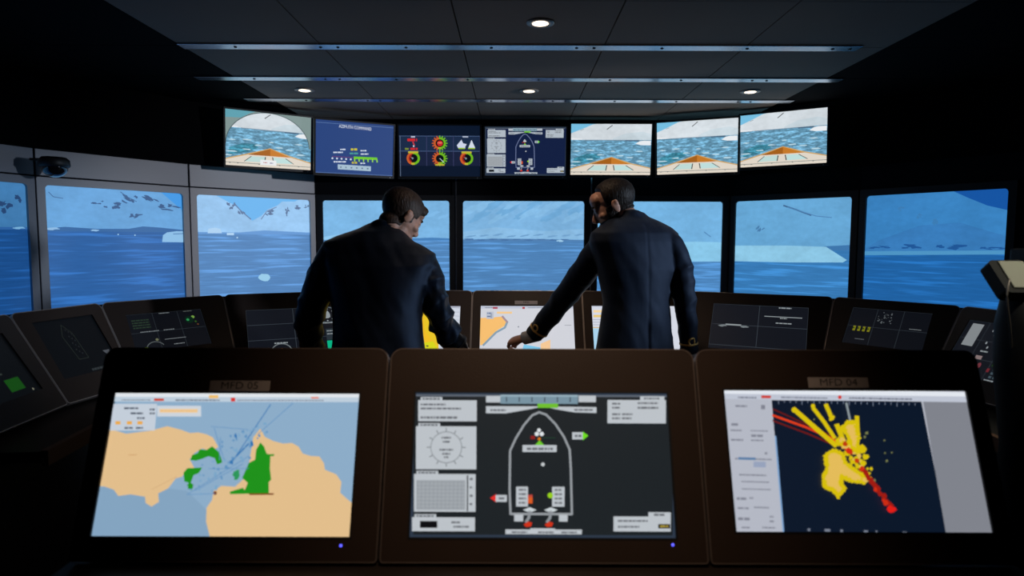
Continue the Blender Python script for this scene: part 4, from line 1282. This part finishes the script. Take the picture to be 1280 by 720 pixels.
def remesh(bm, voxel, smooth=3, fac=0.5):
    me = bpy.data.meshes.new('tmp'); bm.to_mesh(me); bm.free()
    o = bpy.data.objects.new('tmp', me); COL.objects.link(o)
    m = o.modifiers.new('r', 'REMESH'); m.mode = 'VOXEL'; m.voxel_size = voxel; m.use_smooth_shade = True
    if smooth:
        s = o.modifiers.new('s', 'SMOOTH'); s.iterations = smooth; s.factor = fac
    dg = bpy.context.evaluated_depsgraph_get(); dg.update()
    out = bpy.data.meshes.new_from_object(o.evaluated_get(dg))
    bpy.data.objects.remove(o); bpy.data.meshes.remove(me)
    for p in out.polygons: p.use_smooth = True
    return out

def hand(bm, mw, side, curl, spread=0.0, thumb=0.5):
    """hand in wrist frame: +Y along the fingers, +Z back of the hand, thumb toward side*+X"""
    def P_(x, y, z): return mw @ V((x * side, y, z))
    pts = [P_(0, -0.02, 0), P_(0, 0.015, 0), P_(0.002, 0.05, 0.002), P_(0, 0.082, 0.0)]
    a = (mw.to_3x3() @ V((1, 0, 0)))
    up = (mw.to_3x3() @ V((0, 0, 1)))
    rings = []
    for (x, y, z), rx, ry in (((0, -0.03, 0), .026, .019), ((0, 0.0, 0), .029, .019), ((0.002, 0.03, 0.0), .038, .0165), ((0.0, 0.065, 0.001), .042, .0145), ((-.001, 0.088, 0.0), .040, .0115)):
        rings.append((P_(x, y, z), a * rx, up * ry))
    d = rings[1][0] - rings[0][0]
    if rings[0][1].cross(rings[0][2]).dot(d) < 0: rings = [(c, x_, -y_) for c, x_, y_ in rings]
    loft(bm, rings, 24, 2.4)
    for k, (x, ln, r) in enumerate(((0.030, .071, .0088), (0.0105, .079, .009), (-0.0095, .074, .0086), (-0.029, .058, .0078))):
        p = V((x * side, 0.082 - abs(x - 0.008) * .25, 0.0)); ang = R(curl[k] * 0.6); yaw = (x * 2.0) * side * (1 + spread)
        q = [V((x * side, 0.06, 0)), p.copy()]
        for s_, f in ((.45, 1.0), (.30, 1.0), (.25, .8)):
            d = V((math.sin(yaw), math.cos(yaw) * math.cos(ang), -math.sin(ang)))
            p = p + d * ln * s_; q.append(p.copy()); ang += R(curl[k]) * f
        tube(bm, [mw @ v for v in q], [r * 1.05, r * 1.05, r, r * .92, r * .8], 12)
    q = [V((0.018 * side, 0.012, -0.004)), V((0.040 * side, 0.035, -0.012)), V(((0.052 - .012 * thumb) * side, 0.062, -0.022 - .01 * thumb)), V(((0.052 - .028 * thumb) * side, 0.088, -0.03 - .016 * thumb))]
    tube(bm, [mw @ v for v in q], [.014, .0125, .0105, .0085], 12)

def head(bm, H, jaw=1.0, s=1.0):
    def e(c, r, rot=None):
        rm = H.to_3x3()
        ell(bm, H @ (V(c) * s), [x * s for x in r], (rm @ rot) if rot is not None else rm)
    e((0, -.012, .038), (.0765, .096, .082)); e((0, .028, -.012), (.064, .070, .088))
    e((0, .040, -.070), (.050 * jaw, .048, .044)); e((0, .072, -.098), (.022, .018, .016)); e((0, .02, -.065), (.056 * jaw, .055, .045))
    e((0, .078, .030), (.046, .018, .014)); e((0, .065, .055), (.058, .034, .04))
    for sg in (-1, 1):
        e((sg * .043, .062, -.022), (.022, .026, .018)); e((sg * .010, .104, -.036), (.009, .010, .008))
        e((sg * .031, .080, .012), (.0155, .013, .010))
        ro = Matrix.Rotation(R(-sg * 22), 3, 'Z') @ Matrix.Rotation(R(-8), 3, 'X')
        e((sg * .0795, -.006, -.006), (.0065, .019, .032), ro); e((sg * .077, .002, -.012), (.009, .010, .020), ro)
        e((sg * .081, -.014, .010), (.007, .010, .016), ro)
    for a, b, r0, r1 in (((0, .088, .018), (0, .112, -.026), .008, .0125),):
        tube(bm, [H @ (V(a) * s), H @ ((V(a) + V(b)) * .5 * s), H @ (V(b) * s)], [r0 * s, (r0 + r1) * .5 * s, r1 * s], 12, up=H.to_3x3() @ V((1, 0, 0)))
    e((0, .091, -.058), (.023, .012, .0062)); e((0, .089, -.069), (.021, .012, .0072)); e((0, .084, -.063), (.030, .012, .014))

def shell(H, region, parent, mat, name, s=1.0, N=96, grey=None):
    """hair or beard: a closed skin that stands proud of the head where region>0 and sinks below it elsewhere"""
    bm = bmesh.new()
    def surf(d):
        # distance from the head centre to the head's outline, union of the main volumes
        best = 0.0
        for c, r in (((0, -.012, .038), (.0765, .096, .082)), ((0, .028, -.012), (.064, .070, .088)), ((0, .040, -.070), (.050, .048, .044)), ((0, .02, -.065), (.056, .055, .045)), ((0, .065, .055), (.058, .034, .04)), ((0, -.028, -.052), (.054, .058, .050))):
            c = V(c); r = V(r)
            q = V((d.x / r.x, d.y / r.y, d.z / r.z)); cc = V((-c.x / r.x, -c.y / r.y, -c.z / r.z))
            A = q.dot(q); B = 2 * q.dot(cc); C = cc.dot(cc) - 1
            D = B * B - 4 * A * C
            if D < 0: continue
            t = (-B + math.sqrt(D)) / (2 * A)
            best = max(best, t)
        return best
    rows = []; gv = []
    for i in range(N // 2 + 1):
        th = math.pi * i / (N // 2)
        row = []
        for k in range(N if 0 < i < N // 2 else 1):
            ph = 2 * math.pi * k / N
            d = V((math.sin(th) * math.cos(ph), math.sin(th) * math.sin(ph), math.cos(th)))
            R0 = surf(d)
            g = region(d, d * R0)
            nz = noise.noise(d * 14) * 0.0018 + noise.noise(V((d.x * 60, d.y * 60, d.z * 12))) * 0.0014
            rr = R0 + (-0.010 + g[0] * (0.010 + g[1]) + (nz if g[0] > .4 else 0))
            row.append(bm.verts.new(H @ (d * rr * s))); gv.append(grey(d * R0) if grey else 0.0)
        rows.append(row)
    for a, b in zip(rows[:-1], rows[1:]):
        for k in range(N):
            j = (k + 1) % N
            if len(a) == 1: bm.faces.new((a[0], b[k], b[j]))
            elif len(b) == 1: bm.faces.new((a[j], a[k], b[0]))
            else: bm.faces.new((a[k], b[k], b[j], a[j]))
    bmesh.ops.recalc_face_normals(bm, faces=bm.faces)
    me = me_from(bm, True)
    at = me.attributes.new('grey', 'FLOAT', 'POINT')
    at.data.foreach_set('value', gv)
    o = link(name, me, mat, parent)
    ss = o.modifiers.new('sub', 'SUBSURF'); ss.levels = 1; ss.render_levels = 1
    return o

bm = bmesh.new()
pp_, rr_c = spline([V(q) for q in ((-0.10, -0.06, hz + 0.01), (-0.115, -0.075, hz - 0.04), (-0.09, -0.06, hz - 0.12), (-0.05, -0.02, hz - 0.20))], [0.0025] * 4, 6)
tube(bm, pp_, rr_c, 8)
link('cable', me_from(bm, True), M['rim'], o)

def headframe(pos, yaw, pitch, roll=0):
    """yaw 0 looks to +Y, positive turns to +X; pitch positive looks down"""
    return Matrix.Translation(pos) @ Matrix.Rotation(R(-yaw), 4, 'Z') @ Matrix.Rotation(R(-pitch), 4, 'X') @ Matrix.Rotation(R(roll), 4, 'Y')

def person(cfg):
    root = thing('person', cfg['label'], 'person', T(cfg['foot'].x, cfg['foot'].y, 0))
    inv = T(-cfg['foot'].x, -cfg['foot'].y, 0)
    tw = R(cfg.get('twist', 0))
    def torso_rings(grow):
        out = []
        for (xl, xr, y, d, b) in cfg['torso']:
            a = U(xl, y, d); c = U(xr, y, d)
            m = (a + c) / 2; w = (c - a).length / 2 / max(.6, math.cos(tw))
            t2 = cfg.get('lean', 0)
            ax = V((math.cos(tw), math.sin(tw), 0)); ay = V((-math.sin(tw), math.cos(tw), 0))
            f = 1.0
            out.append((m, ax * max(.02, w * .985 + grow), ay * max(.02, b + grow)))
        return out[::-1]      # bottom to top
    hm = cfg['head']
    # ---- body: one continuous skin
    bm = bmesh.new()
    loft(bm, torso_rings(-0.022)[1:], 32, 2.2)
    hips = cfg['hips']
    ell(bm, hips + V((0, 0, -.02)), (.155, .10, .12))
    for sg, foot in ((-1, cfg['feet'][0]), (1, cfg['feet'][1])):
        h0 = hips + V((sg * .085, 0, -.04)); kn = (h0 + foot) * .5 + V((0, .035, .02)); an = foot + V((0, 0, .08))
        pp, rr = spline([h0, (h0 + kn) / 2, kn, (kn + an) / 2 + V((0, -.012, .04)), an], [.082, .070, .052, .050, .036])
        tube(bm, pp, rr, 20)
        tube(bm, [an, foot + V((0, .05, .045)), foot + V((0, .16, .03))], [.036, .034, .024], 16)
    for arm in cfg['arms']:
        pts = [U(x, y, d) for (x, y, d, r) in arm['path']]
        rad = [max(.024, r * 0.0037 - 0.024) for (x, y, d, r) in arm['path']]
        rad[-1] = .025
        pp, rr = spline(pts, rad); tube(bm, pp, rr, 16)
        wr = pts[-1]
        tube(bm, [wr, arm['hand'] @ V((0, 0.0, 0))], [.0245, .025], 14)
        hand(bm, arm['hand'], arm['side'], arm['curl'], thumb=arm.get('thumb', .5))
    nb = cfg['neck0']; nt_ = hm @ V((0, -.028, -.060))
    pp, rr = spline([nb + V((0, -.01, -.05)), nb, (nb + nt_) / 2 + V((0, 0, 0)), nt_, hm @ V((0, -.02, 0))], [.085, .066, .057, .054, .050])
    tube(bm, pp, rr, 24)
    head(bm, hm, cfg.get('jaw', 1.0), cfg.get('hs', 1.0))
    bmesh.ops.transform(bm, matrix=inv, verts=bm.verts)
    me = remesh(bm, 0.0042, 2, 0.5)
    link('body', me, cfg['skin'], root)
    H2 = inv @ hm
    s = cfg.get('hs', 1.0)
    for sg in (-1, 1):
        bm = bmesh.new(); ell(bm, H2 @ (V((sg * .031, .0835, .006)) * s), (.0105 * s,) * 3, None, 16)
        link('eye', me_from(bm, True), M['eye'], root)
        bm = bmesh.new()
        pts = [H2 @ (V((sg * x, y, z)) * s) for x, y, z in ((.014, .097, .029), (.028, .096, .034), (.045, .084, .031))]
        tube(bm, pts, [.0035, .0045, .003], 8); link('eyebrow', me_from(bm, True), cfg['hair'], root)
    shell(H2, cfg['hair_fn'], root, cfg['hair'], 'hair', s, grey=cfg.get('grey_fn'))
    if cfg.get('beard_fn'): shell(H2, cfg['beard_fn'], root, cfg['hair'], 'beard', s)
    # ---- jacket
    bm = bmesh.new()
    loft(bm, torso_rings(0), 40, 2.35)
    for arm in cfg['arms']:
        pts = [U(x, y, d) for (x, y, d, r) in arm['path']]
        sc = [r * d / F for (x, y, d, r) in arm['path']]
        pp, rr = spline(pts, sc, 5); tube(bm, pp, rr, 26, caps=False)
        ell(bm, pts[0], (sc[0], sc[0], sc[0]))
    # standing collar
    for (xl, xr, y, d, b, gr) in cfg['collar']:
        a = U(xl, y, d); c = U(xr, y, d)
        ell(bm, (a + c) / 2, ((c - a).length / 2 + gr, b, .026), Matrix.Rotation(R(cfg.get('coltilt', 0)), 3, 'X'))
    bmesh.ops.transform(bm, matrix=inv, verts=bm.verts)
    me = remesh(bm, 0.006, 6, 0.6)
    me.update()
    arms_loc = [[inv @ U(x, y, d) for (x, y, d, r) in arm['path']] for arm in cfg['arms']]
    nrm = [v.normal.copy() for v in me.vertices]
    vent = cfg.get('vent')
    for v in me.vertices:
        p = v.co; best = (9, 0, 0, 0)
        for ai, al in enumerate(arms_loc):
            acc = 0
            for a, b in zip(al[:-1], al[1:]):
                ab = b - a; t = max(0, min(1, (p - a).dot(ab) / ab.length_squared))
                dd = (p - (a + ab * t)).length
                if dd < best[0]: best = (dd, ai, acc + t * ab.length, t)
                acc += ab.length
        onarm = 1 - sm(.075, .10, best[0]); onarm *= sm(.05, .12, best[2])
        amp = cfg['arms'][best[1]].get('fold', 0.5)
        f = 0
        # diagonal creases round the sleeve
        q = V((p.x * 9, p.y * 9, p.z * 9))
        ph = best[2] * 62 + 2.4 * noise.noise(q) + p.x * 26
        f += onarm * amp * (0.0048 * (1 - abs(math.sin(ph * .5)) * 2) * (0.3 + 0.9 * abs(noise.noise(q * .7))) + 0.0028 * noise.noise(V((p.x * 30, p.y * 30, p.z * 18))))
        # broad drapes on the back
        bk = 1 - onarm
        f += bk * (0.006 * noise.noise(V((p.x * 9 + p.z * 3, p.y * 4, p.z * 4.5))) + 0.0025 * noise.noise(V((p.x * 24 + p.z * 10, p.y * 10, p.z * 11))))
        if vent:
            w = inv @ U(vent[0], vent[1], vent[2])
            if p.y < w.y + .12 and p.z < w.z:
                f -= 0.006 * math.exp(-((p.x - w.x + (w.z - p.z) * vent[3]) / 0.008) ** 2) * sm(0, .05, w.z - p.z)
            if p.y < w.y + .12:
                f -= 0.0016 * math.exp(-((p.x - w.x) / 0.007) ** 2)
        v.co = p + nrm[v.index] * f
    me.materials.clear()
    for p_ in me.polygons: p_.material_index = 0
    jk = link('jacket', me, cfg['cloth'], root)
    # lapels and shirt front
    fy = V((-math.sin(tw), math.cos(tw), 0)); fx = V((math.cos(tw), math.sin(tw), 0))
    # shirt collar and cuffs
    bm = bmesh.new()
    c0_ = inv @ cfg['neck0']; dn = (inv @ nt_ - c0_).normalized()
    tube(bm, [c0_ - dn * .07, c0_ - dn * .022], [.066, .060], 28, caps=False)
    link('shirt_collar', me_from(bm, True), M['shirt'], root)
    for arm in cfg['arms']:
        hm2 = inv @ arm['hand']
        w1 = inv @ U(*arm['path'][-1][:3]); w0 = hm2 @ V((0, .004, 0)); dr = (w0 - w1).normalized()
        bm = bmesh.new(); tube(bm, [w1 - dr * .03, w1, w0], [.034, .034, .0325], 24, caps=False)
        link('shirt_cuff', me_from(bm, True), M['shirt'], root)
        if cfg.get('stripe'):
            a = inv @ U(*arm['path'][-1][:3]); b = inv @ U(*arm['path'][-2][:3])
            ax_ = (b - a).normalized(); r0 = arm['path'][-1][3] * arm['path'][-1][2] / F
            c = a + ax_ * .045
            u = ax_.cross(V((0, 0, 1))).normalized(); w_ = ax_.cross(u).normalized()
            bm = bmesh.new()
            rr_ = r0
            from mathutils.bvhtree import BVHTree
            bv = BVHTree.FromPolygons([v.co.copy() for v in me.vertices], [tuple(p_.vertices) for p_ in me.polygons])
            def snap(p):
                l_, n_, _i, _d = bv.find_nearest(p)
                return l_ + n_ * .0012
            N_ = 40
            loop_pts = [snap(c + (u * math.cos(2 * math.pi * k / N_) + w_ * math.sin(2 * math.pi * k / N_)) * rr_) for k in range(N_ + 1)]
            bm = bmesh.new()
            tube(bm, loop_pts, [(.0022, .0052)] * (N_ + 1), 10, up=ax_, caps=False)
            to_cam = (V((CAM.x, CAM.y, CAM.z)) + V((-cfg['foot'].x, -cfg['foot'].y, 0)) - c)
            to_cam = (to_cam - ax_ * to_cam.dot(ax_)).normalized()
            sdir = to_cam.cross(ax_).normalized()
            if sdir.z < 0: sdir = -sdir
            cc = c + ax_ * .016 + sdir * .016
            pts = []
            for k in range(25):
                th = 2 * math.pi * k / 24
                pts.append(snap(cc + sdir * (.014 * math.sin(th)) + ax_ * (.017 * math.cos(th)) + to_cam * rr_ * .85))
            tube(bm, pts, [(.0042, .002)] * 25, 8, up=to_cam, caps=False)
            link('gold_stripe', me_from(bm, True), M['gold'], jk)
    # ---- trousers and shoes
    bm = bmesh.new()
    hz_ = inv @ hips
    ell(bm, hz_ + V((0, 0, -.0)), (.175, .125, .14))
    for sg, foot in ((-1, cfg['feet'][0]), (1, cfg['feet'][1])):
        ft = inv @ foot
        h0 = hz_ + V((sg * .085, 0, -.04)); kn = (h0 + ft) * .5 + V((0, .03, .02)); an = ft + V((0, 0, .07))
        pp, rr = spline([h0, (h0 + kn) / 2, kn, (kn + an) / 2, an], [.098, .088, .073, .066, .060])
        tube(bm, pp, rr, 24, caps=False)
    me = remesh(bm, 0.012, 4)
    link('trousers', me, M['trousers'], root)
    for foot in cfg['feet']:
        ft = inv @ foot
        bm = bmesh.new()
        rings = []
        for y, w, h in ((-.075, .020, .030), (-.06, .034, .040), (0, .038, .046), (.06, .040, .036), (.12, .047, .026), (.175, .043, .021), (.205, .022, .015)):
            rings.append((ft + V((0, y, h + .001)), V((w, 0, 0)), V((0, 0, h))))
        rings2 = [(c, -ax, ay) for c, ax, ay in rings]
        loft(bm, rings2, 24, 2.6)
        bmesh.ops.recalc_face_normals(bm, faces=bm.faces)
        link('shoe', me_from(bm, True), M['shoe'], root)
    return root

def hframe(pos, direction, back):
    y = direction.normalized(); z = (back - y * back.dot(y)).normalized(); x = y.cross(z)
    return Matrix.Translation(pos) @ Matrix((x, y, z)).transposed().to_4x4()

# ---------- officer with full hair, on the left, leaning on the console
h1 = headframe(U(501, 271, 3.02), 48, 32, 0)
def hair1(d, q):
    x, y, z = q
    n = 0.006 * noise.noise(V((x * 40, y * 40, z * 12)))
    top = sm(.062, .074, z - 0.25 * max(0, .09 - y) * 0 + n) * (1 - sm(0.082, 0.092, y))
    upper = sm(.040, .052, z + (0.06 - y) * 0.35 + n) * (1 - sm(0.076, 0.086, y))
    back = sm(0.010, -0.012, y) * sm(-.012, .0, z + n * .5 + .054 + .024 * sm(-.02, -.065, y))
    side = sm(0.056, 0.044, y + n) * sm(0.004, 0.020, z)
    burn = sm(0.034, 0.026, y) * sm(0.006, 0.012, y) * sm(-.026, -.014, z)
    g = max(top, upper, back, side, burn)
    th = 0.0015 + 0.0035 * sm(-.07, -.02, z) + 0.009 * sm(0.0, 0.08, z) + 0.003 * sm(0.03, 0.08, y) * sm(.05, .08, z)
    return g, th
def grey1(q):
    x, y, z = q
    return sm(-0.045, 0.01, y) * sm(0.075, 0.02, z) * sm(.02, .05, abs(x))
Zh = Zw + 0.0155
def onz(px, d, z):
    p = U(px, 400, d); p.z = z; return p
hL = hframe(onz(400, 3.06, Zw + .046), V((.0, 1, -.06)), V((0, .06, 1)))
hR = hframe(onz(590, 3.09, Zw + .048), V((.15, 1, -.07)), V((0, .07, 1)))
c1 = dict(
    label='person in plain black suit with full brown hair, leaning over the console, seen from behind',
    foot=V((-0.68, 2.72, 0)), skin=M['skin'], hair=M['hair1'], cloth=M['navy2'],
    torso=[(462, 499, 279, 3.00, .060), (450, 502, 285, 2.99, .075), (434, 506, 290, 2.97, .090), (418, 511, 296, 2.96, .103), (405, 518, 302, 2.95, .112), (401, 533, 309, 2.94, .118), (402, 546, 317, 2.93, .123), (404, 545, 332, 2.90, .128), (411, 535, 360, 2.86, .130), (416, 528, 388, 2.83, .125), (417, 529, 415, 2.80, .127), (415, 532, 445, 2.785, .132), (411, 536, 492, 2.775, .138)],
    arms=[dict(path=[(418, 315, 2.93, 17), (405, 343, 2.89, 20), (396, 368, 2.86, 19.5), (387, 395, 2.86, 18.5), (387.5, 420, 2.93, 16), (394, 442, 3.02, 12.5)], hand=hL, side=1, curl=[7, 7, 7, 8], fold=1.6, thumb=.1),
          dict(path=[(530, 327, 2.93, 15.5), (537.5, 345, 2.90, 16), (543, 372, 2.89, 17), (551, 398, 2.92, 17.5), (562, 421, 3.0, 16), (577, 438, 3.06, 13)], hand=hR, side=-1, curl=[7, 7, 7, 8], fold=3.6, thumb=.1)],
    collar=[(462, 498, 283, 2.985, .066, 0.0)], coltilt=-20,
    neck0=U(487, 289, 2.985), head=h1, hair_fn=hair1, grey_fn=grey1, jaw=1.08, hs=1.02,
    hips=V((-0.67, 2.76, 0.93)), feet=[V((-0.80, 2.70, 0)), V((-0.54, 2.70, 0))])
person(c1)

# ---------- bearded officer, on the right, reaching to the display
h2 = headframe(U(768, 258, 3.02), -80, 24, 0)
def hair2(d, q):
    x, y, z = q
    # receding at the temples, a thin centre
    rec = 0.052 - 0.6 * max(0, abs(x) - 0.012)
    top = sm(.064, .072, z) * sm(rec + .012, rec, y)
    back = sm(0.012, -0.004, y) * sm(-.046, -.034, z)
    side = sm(0.040, 0.028, y) * sm(0.004, 0.014, z)
    g = max(top, back, side) * (1 - sm(0.046, 0.062, y))
    th = 0.006 + 0.004 * sm(0.0, 0.08, z)
    return g, th
def beard2(d, q):
    x, y, z = q
    g = sm(-.020, -.032, z + 0.20 * abs(y - .03) * 0) * sm(0.004, 0.014, y) * sm(-.16, -.15, z)
    side = sm(0.030, 0.022, abs(y - .018)) * sm(.012, .0, z) * sm(.04, .05, abs(x))
    cheek = 1 - sm(.036, .052, y) * sm(-.052, -.040, z)
    return max(g * cheek, side), 0.0058
wristL = U(661, 425, 3.24)
tip = U(640, 431, 3.34)
hL2 = hframe(U(656, 422.5, 3.19), V((-0.74, .42, -.24)), V((-.2, -.25, 1)))
hR2 = hframe(U(861, 450, 2.93), V((-.10, .25, -1)), V((.95, -.25, 0)))
c2 = dict(
    label='person with beard and gold-striped cuff in navy uniform jacket, reaching left to a console display',
    foot=V((0.47, 2.83, 0)), skin=M['skin2'], hair=M['hair2'], cloth=M['navy'],
    torso=[(776, 803, 265, 3.00, .055), (768, 810, 271, 3.0, .065), (758, 825, 277, 2.99, .085), (747, 842, 284, 2.98, .10), (738, 851, 291, 2.97, .112), (736, 853, 302, 2.96, .118), (741, 851, 318, 2.95, .120), (747, 846, 335, 2.93, .120), (752, 839, 357, 2.915, .113), (754.5, 836.5, 378, 2.90, .106), (751, 838, 402, 2.89, .110), (746, 842, 435, 2.88, .116), (741, 849, 488, 2.87, .128)],
    arms=[dict(path=[(755, 305, 2.96, 17.5), (739, 327, 2.98, 18), (722, 350, 3.03, 16.5), (706, 371, 3.06, 15), (688, 394, 3.11, 14), (667, 419.5, 3.165, 11.5)], hand=hL2, side=1, curl=[52, 56, 58, 60], fold=1.0, thumb=.6),
          dict(path=[(839, 306, 2.96, 15.5), (849, 330, 2.94, 15.5), (854, 358, 2.92, 15), (857.5, 388, 2.90, 13.5), (860, 412, 2.91, 12), (861, 441, 2.92, 11)], hand=hR2, side=-1, curl=[22, 24, 26, 28], fold=1.1, thumb=.3)],
    collar=[(771, 805, 270, 2.995, .064, 0.0), (768, 808, 274, 2.995, .068, 0.0)], coltilt=-18, twist=22,
    neck0=U(783, 275, 3.0), head=h2, hair_fn=hair2, beard_fn=beard2, jaw=1.0, hs=1.0, stripe=True, vent=(812, 398, 2.78, 0.0),
    hips=V((0.49, 2.88, 0.93)), feet=[V((0.38, 2.82, 0)), V((0.60, 2.84, 0))])
person(c2)

# =================================================================== WORLD AND VIEW
w = bpy.data.worlds.new('world'); scene.world = w; w.use_nodes = True
w.node_tree.nodes['Background'].inputs[0].default_value = (0.0, 0.0, 0.0, 1)
scene.view_settings.view_transform = 'Standard'
scene.view_settings.look = 'None'
scene.view_settings.exposure = 0
scene.view_settings.gamma = 1
scene.view_settings.use_curve_mapping = False
